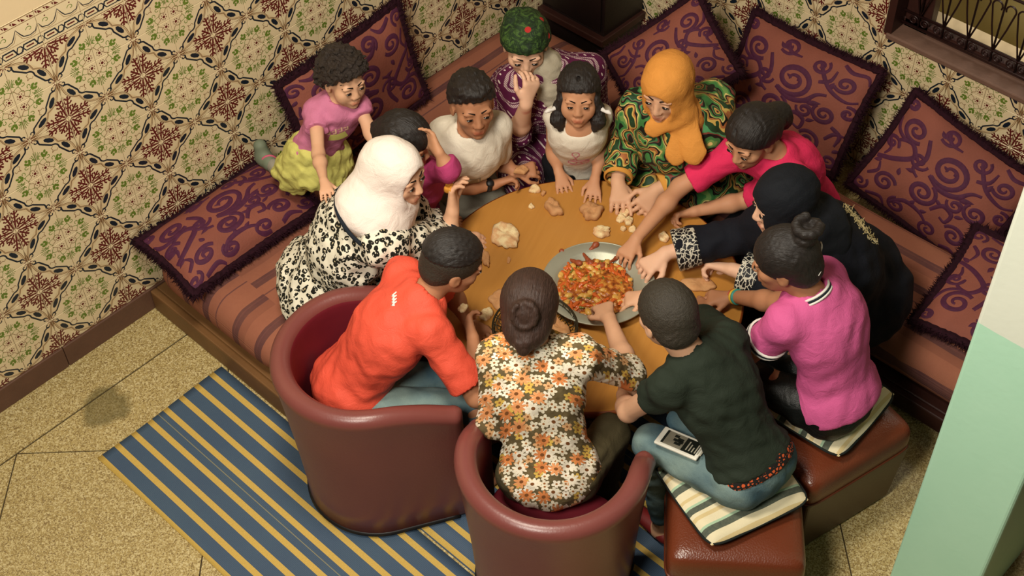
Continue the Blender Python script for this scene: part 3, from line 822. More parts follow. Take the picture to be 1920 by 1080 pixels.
def seat_pad(label, c, ang, a, b, z, th):
    root = tag(empty('seat_pad', (c[0], c[1], z), ang), label, 'cushion', 'striped seat pads')
    n = 28; V = []; F = []; Mi = []
    for s in (1, -1):
        o = len(V)
        for i in range(n+1):
            for j in range(n+1):
                u, v_ = -1+2*i/n, -1+2*j/n
                e = max(0, 1-abs(u)**5)**.5*max(0, 1-abs(v_)**5)**.5
                squash = 1-.35*math.exp(-((u*1.1)**2+((v_+.05)*1.1)**2)*1.4)
                k = .93+.07*(1-(u*v_)**2)
                V.append((u*a/2*k, v_*b/2*k, th/2+s*th/2*e*(squash if s > 0 else 1)+.003*math.sin(9*u+4*v_)*e))
        for i in range(n):
            for j in range(n):
                q = (o+i*(n+1)+j, o+(i+1)*(n+1)+j, o+(i+1)*(n+1)+j+1, o+i*(n+1)+j+1); F.append(q if s > 0 else q[::-1]); Mi.append(0 if s > 0 else 1)
    mesh_obj('pad_cover', V, F, [MAT['pad_stripes'], MAT['pad_back']], root, True, Mi)
    ring = []
    for k in range(80):
        q = 2*math.pi*k/80; x = math.copysign(abs(math.cos(q))**.25, math.cos(q)); y = math.copysign(abs(math.sin(q))**.25, math.sin(q)); ring.append((x*a*.49, y*b*.49, th/2))
    mb = MB(); mb.tube(ring, .0045, 6, 0, True); mb.build('pad_piping', [MAT['pad_back']], root)
    return root
seat_pad('cream and grey striped seat pad under the boy with the tablet', (1.962, 2.354), math.atan2(.336, -.942), .38, .36, .420, .062)
seat_pad('cream and grey striped seat pad under the girl in the pink polo shirt', (1.49, 2.365), math.atan2(-.03, -1), .36, .38, .420, .062)

# ================================================================== round table
TC = (1.685, 1.50); TR = .553; TZ = .50
t = NT('table_wood', .30, .5); v = t.coord()
mp = t.vmath('MULTIPLY', v, (2.2, 26, 6)); n1 = t.noise(mp, 2.2, 6, .6, .6); n2 = t.noise(v, 3, 3)
t.base(t.mix(n2.outputs[0], t.mix(n1.outputs[0], srgb(160, 106, 44), srgb(192, 138, 68)), srgb(180, 124, 56))); t.bump(n1.outputs[0], .05, .002)
plain('table_edge', srgb(140, 70, 30), .35, .5, .2, 10)
tb = tag(empty('round_table', (TC[0], TC[1], .008), .35), 'round honey-coloured wooden table at the middle of the gathering', 'table')
mb = MB(); mb.lathe([(0.001, TZ-.034), (TR-.01, TZ-.034), (TR-.01, TZ-.010)], 96); mb.build('table_underside', [MAT['table_edge']], tb, False)
mb = MB(); mb.lathe([(TR-.012, TZ-.038), (TR, TZ-.038), (TR+.002, TZ-.020), (TR, TZ-.002), (TR-.006, TZ)], 96); mb.build('table_edge_band', [MAT['table_edge']], tb)
mb = MB(); mb.lathe([(TR-.006, TZ), (TR-.10, TZ), (.3, TZ), (.001, TZ)], 96); mb.build('table_top', [MAT['table_wood']], tb, False)
for k in range(4):
    a = k*math.pi/2+.4; x, y = .30*math.cos(a), .30*math.sin(a)
    mb = MB(); mb.add([(x-.022, y-.022, 0), (x+.022, y-.022, 0), (x+.022, y+.022, 0), (x-.022, y+.022, 0), (x-.03, y-.03, TZ-.034), (x+.03, y-.03, TZ-.034), (x+.03, y+.03, TZ-.034), (x-.03, y+.03, TZ-.034)],
                      [(0,3,2,1),(4,5,6,7),(0,1,5,4),(1,2,6,5),(2,3,7,6),(3,0,4,7)]); bevel(mb.build('table_leg', [MAT['table_edge']], tb, False), .004)
mb = MB(); mb.lathe([(.27, TZ-.034), (.27, TZ-.09), (.255, TZ-.09), (.255, TZ-.034)], 48); mb.build('table_apron', [MAT['table_edge']], tb)
TZ += .008
# ================================================================== figure modelling: implicit volumes turned into continuous meshes
A3 = lambda v: np.asarray(v, float)
class Prim:
    def __init__(s, fn, lo, hi, k=.02, op='u'): s.fn, s.lo, s.hi, s.k, s.op = fn, A3(lo), A3(hi), k, op
def RC(a, b, r1, r2=None, k=.02, flat=None, op='u', cuts=()):
    """tapered round limb; flat = (axis, factor) squashes it across axis; cuts = [(point, normal)] keeps the side behind the normal"""
    a, b = A3(a), A3(b); r2 = r1 if r2 is None else r2
    ba = b-a; L2 = max(1e-9, ba@ba); rm = max(r1, r2)+.01
    def fn(X, Y, Z):
        x, y, z = X-a[0], Y-a[1], Z-a[2]
        bx = ba; sc = 1.0
        if flat is not None:
            n, q = A3(flat[0]), flat[1]
            d = (x*n[0]+y*n[1]+z*n[2])*(1/q-1)
            x, y, z = x+d*n[0], y+d*n[1], z+d*n[2]
            db = (ba@n)*(1/q-1); bx = ba+n*db; sc = min(1.0, q) if q < 1 else 1.0
        l2 = max(1e-9, bx@bx)
        h = np.clip((x*bx[0]+y*bx[1]+z*bx[2])/l2, 0, 1)
        d = np.sqrt((x-h*bx[0])**2+(y-h*bx[1])**2+(z-h*bx[2])**2)-(r1+(r2-r1)*h)
        d = d*(.5+.5*sc)
        for p, nn in cuts:
            p, nn = A3(p), nrm(nn)
            d = np.maximum(d, (X-p[0])*nn[0]+(Y-p[1])*nn[1]+(Z-p[2])*nn[2])
        return d
    f = max(1, flat[1]) if flat is not None else 1
    return Prim(fn, np.minimum(a, b)-rm*f, np.maximum(a, b)+rm*f, k, op)
def EL(c, ax, r, k=.02, op='u', cuts=()):
    c = A3(c); ax = A3(ax); r = A3(r); m_ = np.abs(ax.T)@r+.005
    def fn(X, Y, Z):
        x, y, z = X-c[0], Y-c[1], Z-c[2]
        q = [(x*ax[i][0]+y*ax[i][1]+z*ax[i][2])/r[i] for i in range(3)]
        k0 = np.sqrt(q[0]**2+q[1]**2+q[2]**2)+1e-9
        k1 = np.sqrt((q[0]/r[0])**2+(q[1]/r[1])**2+(q[2]/r[2])**2)+1e-9
        d = k0*(k0-1)/k1
        for p, nn in cuts:
            p, nn = A3(p), nrm(nn)
            d = np.maximum(d, (X-p[0])*nn[0]+(Y-p[1])*nn[1]+(Z-p[2])*nn[2])
        return d
    return Prim(fn, c-m_, c+m_, k, op)
def HALF(p, n, lo, hi, op='s', k=.004):
    """removes (op s) everything on the normal side of a plane, inside a box"""
    p, n = A3(p), nrm(n)
    return Prim(lambda X, Y, Z: -((X-p[0])*n[0]+(Y-p[1])*n[1]+(Z-p[2])*n[2]), lo, hi, k, op)
def wrinkle(seed, amp, wl, n=7, stretch=None):
    r = np.random.RandomState(seed); ks = []
    for _ in range(n):
        d = r.normal(size=3); d /= np.linalg.norm(d)
        if stretch is not None: d = nrm(d*A3(stretch))
        ks.append((d*2*math.pi/(wl*r.uniform(.6, 1.5)), r.uniform(0, 6.28), r.uniform(.5, 1)))
    def f(P):
        o = 0
        for kk, ph, a in ks: o = o+a*np.sin(P@kk+ph+1.3*np.sin(P@(kk[[1, 2, 0]]*.6)))
        return amp*o/math.sqrt(n)
    return f
def volume(prims, vox, noise=None):
    us = [p for p in prims if p.op == 'u']
    lo = np.min([p.lo for p in us], 0)-3*vox; hi = np.max([p.hi for p in us], 0)+3*vox
    dim = np.ceil((hi-lo)/vox).astype(int)+1
    D = np.full(dim, .06, np.float32)
    ax = [(lo[i]+vox*np.arange(dim[i])).astype(np.float32) for i in range(3)]
    for p in prims:
        mg = p.k+2*vox
        a = np.maximum(0, np.floor((p.lo-mg-lo)/vox).astype(int)); b = np.minimum(dim, np.ceil((p.hi+mg-lo)/vox).astype(int)+1)
        if np.any(b <= a): continue
        X = ax[0][a[0]:b[0], None, None]; Y = ax[1][None, a[1]:b[1], None]; Z = ax[2][None, None, a[2]:b[2]]
        d = p.fn(X, Y, Z).astype(np.float32); sub = D[a[0]:b[0], a[1]:b[1], a[2]:b[2]]
        k = p.k
        if p.op == 'u':
            h = np.maximum(k-np.abs(sub-d), 0)/k; sub[...] = np.minimum(sub, d)-h*h*k*.25
        else:
            d = -d; h = np.maximum(k-np.abs(sub-d), 0)/k; sub[...] = np.maximum(sub, d)+h*h*k*.25
    if noise is not None:
        I = np.nonzero(np.abs(D) < .02)
        P = np.stack([ax[i][I[i]] for i in range(3)], 1).astype(np.float64)
        D[I] += noise(P).astype(np.float32)
    return D, lo
def surface(D, lo, vox):
    ins = D < 0; n = np.array(D.shape)
    s = np.zeros(n-1, np.uint8)
    for i in (0, 1):
        for j in (0, 1):
            for k in (0, 1): s += ins[i:n[0]-1+i, j:n[1]-1+j, k:n[2]-1+k]
    m_ = (s > 0) & (s < 8)
    flat = np.flatnonzero(m_); c = np.stack(np.unravel_index(flat, m_.shape), 1)
    acc = np.zeros((len(c), 3)); cnt = np.zeros(len(c))
    for axis in range(3):
        o1, o2 = [q for q in range(3) if q != axis]
        for a in (0, 1):
            for b in (0, 1):
                p0 = c.copy(); p0[:, o1] += a; p0[:, o2] += b; p1 = p0.copy(); p1[:, axis] += 1
                d0 = D[p0[:, 0], p0[:, 1], p0[:, 2]]; d1 = D[p1[:, 0], p1[:, 1], p1[:, 2]]
                x = (d0 < 0) != (d1 < 0)
                t_ = d0[x]/(d0[x]-d1[x]); q = p0[x].astype(float); q[:, axis] += t_
                acc[x] += q; cnt[x] += 1
    V = lo+vox*acc/cnt[:, None]
    F = []
    dims = np.array(m_.shape)
    for axis in range(3):
        o1, o2 = (axis+1) % 3, (axis+2) % 3
        sl0 = [slice(None)]*3; sl1 = [slice(None)]*3; sl0[axis] = slice(0, -1); sl1[axis] = slice(1, None)
        for q in (o1, o2): sl0[q] = slice(1, -1); sl1[q] = slice(1, -1)
        A, B = ins[tuple(sl0)], ins[tuple(sl1)]
        for (msk, flip) in ((A & ~B, False), (~A & B, True)):
            e = np.stack(np.nonzero(msk), 1)
            if not len(e): continue
            e[:, o1] += 1; e[:, o2] += 1
            quad = []
            for da, db in ((-1, -1), (0, -1), (0, 0), (-1, 0)):
                q = e.copy(); q[:, o1] += da; q[:, o2] += db
                quad.append(np.searchsorted(flat, np.ravel_multi_index(q.T, m_.shape)))
            quad = np.stack(quad, 1)
            F.append(quad[:, ::-1] if flip else quad)
    F = np.concatenate(F)
    # one light smoothing pass
    nb = np.zeros_like(V); ct = np.zeros(len(V))
    for a, b in ((0, 1), (1, 2), (2, 3), (3, 0)):
        np.add.at(nb, F[:, a], V[F[:, b]]); np.add.at(ct, F[:, a], 1)
        np.add.at(nb, F[:, b], V[F[:, a]]); np.add.at(ct, F[:, b], 1)
    V = V*.5+.5*nb/np.maximum(ct, 1)[:, None]
    return V, F
def blob_mesh(name, prims, vox, mat, parent, noise=None, frame=None, colour=None):
    D, lo = volume(prims, vox, noise); V, F = surface(D, lo, vox)
    O = np.array(parent.location) if parent is not None else np.zeros(3)
    me = bpy.data.meshes.new(name)
    me.vertices.add(len(V)); me.vertices.foreach_set('co', (V-O).astype(np.float32).ravel())
    me.loops.add(4*len(F)); me.loops.foreach_set('vertex_index', F.astype(np.int32).ravel())
    me.polygons.add(len(F)); me.polygons.foreach_set('loop_start', np.arange(0, 4*len(F), 4, dtype=np.int32))
    me.polygons.foreach_set('use_smooth', np.ones(len(F), bool))
    me.update(calc_edges=True); me.materials.append(mat)
    if frame is not None:
        c, R, Fw, U = frame
        at_ = me.attributes.new('pat', 'FLOAT_VECTOR', 'POINT'); P = V-c
        at_.data.foreach_set('vector', np.stack([P@R, P@U, P@Fw], 1).astype(np.float32).ravel())
    if colour is not None:
        at_ = me.attributes.new('tint', 'FLOAT', 'POINT'); at_.data.foreach_set('value', colour(V).astype(np.float32))
    return link(bpy.data.objects.new(name, me), parent)

# ------------------------------------------------------------------ figure
class Fig:
    def __init__(s, J, sc, hs, look, pitch, label, roll=0, bulk=1.0, group=None, base_z=.0, kid=0, world=None):
        s.kid = kid
        s.J = {k: at(*v) for k, v in J.items()}; s.J.update({k: A3(v) for k, v in (world or {}).items()}); s.s = sc; s.hs = hs; s.bulk = bulk
        j = s.J
        s.R = nrm(j['shR']-j['shL']); up = j['nk']-j['pv']; s.U = nrm(up-s.R*np.dot(up, s.R)); s.F = np.cross(s.U, s.R)
        s.frame = (j['ch'], s.R, s.F, s.U)
        # head axes
        tg = at(look[0], look[1], j['hd'][2]) ; d = tg-j['hd']; d[2] = 0; d = nrm(d)
        p = math.radians(pitch); Fh = d*math.cos(p)-np.array([0, 0, 1])*math.sin(p)
        Rh = nrm(np.cross(Fh, (0, 0, 1.0))); Uh = np.cross(Rh, Fh)
        r_ = math.radians(roll); Rh, Uh = Rh*math.cos(r_)+Uh*math.sin(r_), Uh*math.cos(r_)-Rh*math.sin(r_)
        s.Rh, s.Fh, s.Uh = Rh, Fh, Uh; s.Ah = np.array([Rh, Fh, Uh])
        s.hip = {}
        for q, sg in (('L', -1), ('R', 1)): s.hip[q] = j['pv']+s.R*sg*.085*sc-s.U*.02*sc
        # shin: straight down from the knee unless an ankle is given
        for q in 'LR':
            if 'an'+q not in j:
                kz = j['kn'+q][2]; l = min(.50*sc, kz-.07); fw = s.F*np.array([1, 1, 0]); dr = nrm(np.array([0, 0, -1.0])+fw*.06)
                j['an'+q] = j['kn'+q]+dr*l
        s.root = tag(empty('person', (float(j['pv'][0]), float(j['pv'][1]), float(base_z))), label, 'person', group)
    def H(s, r, f, u): return s.J['hd']+s.hs*(r*s.Rh+f*s.Fh+u*s.Uh)
    def hel(s, c, r, k=.012, op='u', ax=None): return EL(s.H(*c), s.Ah if ax is None else ax, A3(r)*s.hs, k*s.hs, op)
    def head(s, eye=1.0):
        h = s.hel; P = []
        P += [h((0, -.012, .030), (.072, .090, .083)), h((0, .024, -.030), (.060, .060, .076), .02), h((0, .034, -.078), (.041, .044, .034), .02), h((0, .068, -.096), (.017, .014, .013), .014)]
        for sg in (-1, 1):
            P += [h((sg*.040, .048, -.022), (.024, .026, .022), .016), h((sg*.030, .073, .022), (.024, .012, .010), .012)]
        for sg in (-1, 1): P.append(h((sg*.031, .092, .002), (.015, .012, .009), .010, 's'))
        for sg in (-1, 1): P.append(h((sg*.031, .0745, .001), (.0135, .011, .0105), .004))
        P += [RC(s.H(0, .078, .010), s.H(0, .094-.004*s.kid, -.028+.003*s.kid), .007*s.hs, .0115*s.hs, .012*s.hs), h((.011, .088, -.033), (.0085, .009, .0070), .008), h((-.011, .088, -.033), (.0085, .009, .0070), .008)]
        if s.kid: P += [h((.038, .046, -.045), (.026, .026, .028), .02), h((-.038, .046, -.045), (.026, .026, .028), .02)]
        P += [RC(s.H(-.019, .080, -.0615), s.H(.019, .080, -.0615), .0055*s.hs, None, .006*s.hs), RC(s.H(0, .086, -.061), s.H(0, .086, -.0611), .006*s.hs, None, .01*s.hs), RC(s.H(-.014, .082, -.0715), s.H(.014, .082, -.0715), .0065*s.hs, None, .006*s.hs)]
        P.append(RC(s.H(-.022, .0935, -.0665), s.H(.022, .0935, -.0665), .0022*s.hs, None, .003*s.hs, op='s'))
        for sg in (-1, 1):
            P += [h((sg*.074, -.006, -.012), (.009, .020, .031), .006), h((sg*.0835, .002, -.010), (.006, .010, .016), .005, 's')]
        return P
    def tint(s, V):
        q = (V-s.J['hd'])@s.Ah.T/s.hs
        lip = np.exp(-((q[:, 0]/.021)**4))*np.exp(-(((q[:, 2]+.0665)/.0105)**4))*(q[:, 1] > .06)
        return lip
    def hand(s, q, curl=.5, normal=None, spread=1.0, thumb=1.0, point=False):
        j = s.J; sc = s.s*(1.0 if s.s > .8 else 1.08)
        w_ = j['wr'+q]; d = nrm(j['tip'+q]-w_)
        n = A3(normal if normal is not None else (0, 0, -1)); n = nrm(n-d*np.dot(n, d)); th = np.cross(d, n)*(1 if q == 'R' else -1)
        P = []; pl = .082*sc
        for off in (-.024, -.008, .008, .024):
            P.append(RC(w_+d*.006, w_+d*pl+th*off*sc*1.1, .019*sc, .0125*sc, .012*sc, (n, .82)))
        P.append(RC(w_+d*.02*sc+th*.012*sc+n*.006*sc, w_+d*.05*sc+th*.026*sc+n*.008*sc, .015*sc, .013*sc, .012*sc))
        for i, (off, L) in enumerate(((.030, .066), (.010, .075), (-.010, .070), (-.029, .054))):
            b = w_+d*(pl-.006*sc)+th*off*sc; dirv = nrm(d+th*off*4*spread); cu = curl*(1+.12*i)
            if point and i == 0: cu = curl*.35
            ang = [.55*cu, 1.25*cu, 1.9*cu]; r = .0088*sc
            for a, fr in zip(ang, (.45, .30, .25)):
                e = b+(dirv*math.cos(a)+n*math.sin(a))*L*fr*sc
                P.append(RC(b, e, r, r*.92, .004*sc)); b = e; r *= .92
        b = w_+d*.030*sc+th*.030*sc+n*.006*sc
        for a, L, r in (((.75, .62, .25), .036, .0105), ((.92, .10+.25*(1-thumb), .30*thumb+curl*.25), .028, .0095), ((.95, -.10*thumb, .35*thumb+curl*.3), .022, .0085)):
            e = b+nrm(d*a[0]+th*a[1]+n*a[2])*L*sc; P.append(RC(b, e, r*sc, r*.92*sc, .005*sc)); b = e
        return P
    def arm(s, q, g=0, lo=0, hi=2, k=.02, flare=0.0):
        """limb volumes from shoulder (0) over elbow (1) to wrist (2), inflated by g and cut flat at hi"""
        j = s.J; sc = s.s; a, b, c = j['sh'+q], j['el'+q], j['wr'+q]; P = []
        if hi >= 1:
            P.append(RC(a, b, .046*sc*s.bulk+g, .036*sc+g, k))
            if hi > 1:
                e = b+(c-b)*(hi-1); r1 = .024*sc+(.036-.024)*sc*(2-hi)
                if hi >= 2 and g == 0:
                    m_ = b+(c-b)*.32; P += [RC(b, m_, .035*sc, .037*sc, k), RC(m_, c, .037*sc, .0235*sc, k)]
                else: P.append(RC(b, e+nrm(c-b)*(r1+g+flare)*1.2, .036*sc+g, r1+g+flare, k, cuts=[(e, c-b)]))
        else:
            e = a+(b-a)*hi; P.append(RC(a, e+(b-a)*.25, .046*sc*s.bulk+g, .040*sc+g+flare, k, cuts=[(e, b-a)]))
        return P
    def torso(s, g=0, k=.04, low=True):
        j = s.J; sc = s.s; b = s.bulk; A = np.array([s.R, s.F, s.U]); P = []
        sp = nrm(j['nk']-j['ch'])
        P.append(EL(j['ch']+sp*.03*sc, A, A3((.142, .098, .150))*sc*b+g, k))
        P.append(RC(j['pv']+s.U*.02, j['ch'], .122*sc*b+g, .120*sc*b+g, k, (s.F, .80)))
        sL, sR = j['shL'], j['shR']
        P.append(RC(sL, (sL+sR)/2*.5+j['nk']*.5-s.U*.03*sc, .050*sc+g, .060*sc+g, k)); P.append(RC(sR, (sL+sR)/2*.5+j['nk']*.5-s.U*.03*sc, .050*sc+g, .060*sc+g, k))
        P.append(RC(j['ch']+sp*.08*sc, j['nk']-sp*.04*sc, .10*sc+g, .062*sc+g, k, (s.F, .85)))
        if low: P.append(EL(j['pv'], A, A3((.150, .118, .112))*sc*b+g, k))
        return P
    def legs(s, g=0, hi=2, k=.03):
        j = s.J; sc = s.s; P = []
        for q in 'LR':
            a, b, c = s.hip[q], j['kn'+q], j['an'+q]
            P.append(RC(a, b, .082*sc*s.bulk+g, .054*sc+g, k))
            if hi > 1:
                e = b+(c-b)*(hi-1); P.append(RC(b, e, .052*sc+g, (.052-.022*(hi-1))*sc+g, k))
        return P
    def feet(s, g=0):
        P = []
        for q in 'LR':
            c = s.J['an'+q]; f = nrm(s.F*np.array([1, 1, 0])); z = max(.03, c[2]-.05)
            P.append(RC(c-np.array([0, 0, .01]), np.array([c[0], c[1], z]), .030*s.s+g, .034*s.s+g, .02)); P.append(RC(np.array([c[0], c[1], z])-f*.03*s.s, np.array([c[0], c[1], z-.004])+f*.13*s.s, .032*s.s+g, .026*s.s+g, .02, (np.array([0, 0, 1.0]), .75)))
        return P
    def body(s, mat, hands, vox=.0052, legs=True, feet=True):
        j = s.J; P = s.torso(0, .035)
        nb = s.H(0, -.022, -.045)
        P.append(RC(j['nk']-s.U*.03*s.s, nb, .054*s.s, .050*s.hs, .025))
        if legs: P += s.legs()
        if feet and legs: P += s.feet()
        for q in 'LR': P += s.arm(q)
        P += s.head()
        for q in 'LR':
            if q in hands: P += s.hand(q, **hands[q])
        return blob_mesh('body', P, vox, mat, s.root, colour=s.tint)
    def face(s, hair_mat, iris=True, brow=True):
        for sg in (-1, 1):
            c = A3((sg*.031, .0835, -.0005)); V = []; F = []; M_ = []; n, m_ = 10, 16
            for i in range(n+1):
                th = math.pi*i/n
                for k in range(m_):
                    a = 2*math.pi*k/m_; V.append(s.H(*(c+A3((.0122*math.sin(th)*math.cos(a), .0060*math.sin(th)*math.sin(a), .0048*math.cos(th))))))
            for i in range(n):
                for k in range(m_):
                    F.append((i*m_+k, i*m_+(k+1) % m_, (i+1)*m_+(k+1) % m_, (i+1)*m_+k))
                    th = math.pi*(i+.5)/n; a = 2*math.pi*(k+.5)/m_
                    x = math.sin(th)*math.cos(a); z_ = math.cos(th)
                    M_.append(1 if (abs(x) < .62 or z_ > .25) else 0)
            o = mesh_obj('eye', V, F, [MAT['eye_white'], MAT['eye_dark']], s.root, True, M_, np.array(s.root.location))
            if brow:
                pts = [s.H(sg*(.012+.040*q), .0868-.020*q*q-.003, .0195+.010*math.sin(math.pi*(.15+.75*q))) for q in np.linspace(0, 1, 8)]
                mb = MB(); mb.tube(pts, [.0028*s.hs*(1-.5*q) for q in np.linspace(0, 1, 8)], 6); mb.build('eyebrow', [MAT['brow_hair']], s.root, True, np.array(s.root.location))
    def hair(s, mat, g=.010, vox=.005, noise=None, extra=(), line=(-.015, .62), back=-.075, name='hair'):
        """cap of hair: keeps what lies above a sloping hairline"""
        h = s.hel; P = [h((0, -.014, .032), (.074+g, .092+g, .084+g), .01)]
        P.append(h((0, -.055, -.030), (.062+g*.6, .045+g, .05), .03))
        big = .2*s.hs; c = s.J['hd']
        a, b = line
        # remove below the line u = a + b f
        nrmv = -(s.Uh-b*s.Fh); P.append(HALF(s.H(0, 0, a), nrmv, c-big, c+big, 's', .008))
        P += list(extra)
        return blob_mesh(name, P, vox, mat, s.root, noise, (s.J['hd'], s.Rh, s.Fh, s.Uh))
    def garment(s, name, mat, prims, vox=.0065, amp=.0035, wl=.10, seed=1, stretch=None):
        return blob_mesh(name, prims, vox, mat, s.root, wrinkle(seed, amp, wl, 7, stretch) if amp else None, s.frame)

# ------------------------------------------------------------------ skin, eyes, hair
def skin(name, c, lip=None):
    t = NT(name, .6, .3); v = t.coord()
    n = t.noise(v, 14, 4); c2 = tuple(min(1, x*1.12) for x in c[:3])+(1,); c1 = (c[0]*.90, c[1]*.84, c[2]*.80, 1)
    col = t.mix(n.outputs[0], c1, c2)
    lipc = (c[0]*.78, c[1]*.42, c[2]*.42, 1)
    tn = t.n('Attribute', attribute_name='tint')
    t.base(t.mix(t.math('MULTIPLY', tn.outputs['Fac'], .8), col, lipc))
    t.b.inputs['Subsurface Weight'].default_value = .08; t.b.inputs['Subsurface Radius'].default_value = (.010, .004, .002); t.b.inputs['Subsurface Scale'].default_value = .5
    t.bump(t.noise(v, 260, 3).outputs[0], .08, .001)
    return t.m
skin('skin_light', srgb(205, 160, 128)); skin('skin_mid', srgb(188, 138, 104)); skin('skin_tan', srgb(168, 118, 86)); skin('skin_pale', srgb(212, 170, 142))
plain('eye_white', srgb(178, 160, 140), .25, .5, .03); plain('eye_dark', srgb(24, 14, 10), .2, .5, .1)
plain('brow_hair', srgb(34, 24, 20), .9, .1)
def hair_mat(name, c1, c2, scale=90, stretch=(1, .18, .18), rough=.58, bump=.8, curl=0):
    t = NT(name, rough, .45); v = t.coord('pat')
    mp = t.vmath('MULTIPLY', v, tuple(q*scale for q in stretch))
    n = t.noise(mp, 2.0, 4, .6, curl)
    t.base(t.mix(n.outputs[0], c1, c2)); t.bump(n.outputs[0], bump, .006)
    return t.m
hair_mat('hair_black', srgb(14, 11, 10), srgb(40, 32, 28))
hair_mat('hair_brown', srgb(28, 17, 13), srgb(70, 46, 36))
hair_mat('hair_short', srgb(22, 19, 15), srgb(64, 56, 44), 160, (1, .6, .6), .6, .6)
hair_mat('hair_curly', srgb(16, 12, 10), srgb(58, 44, 34), 60, (1, 1, 1), .55, 1.0, 2.0)
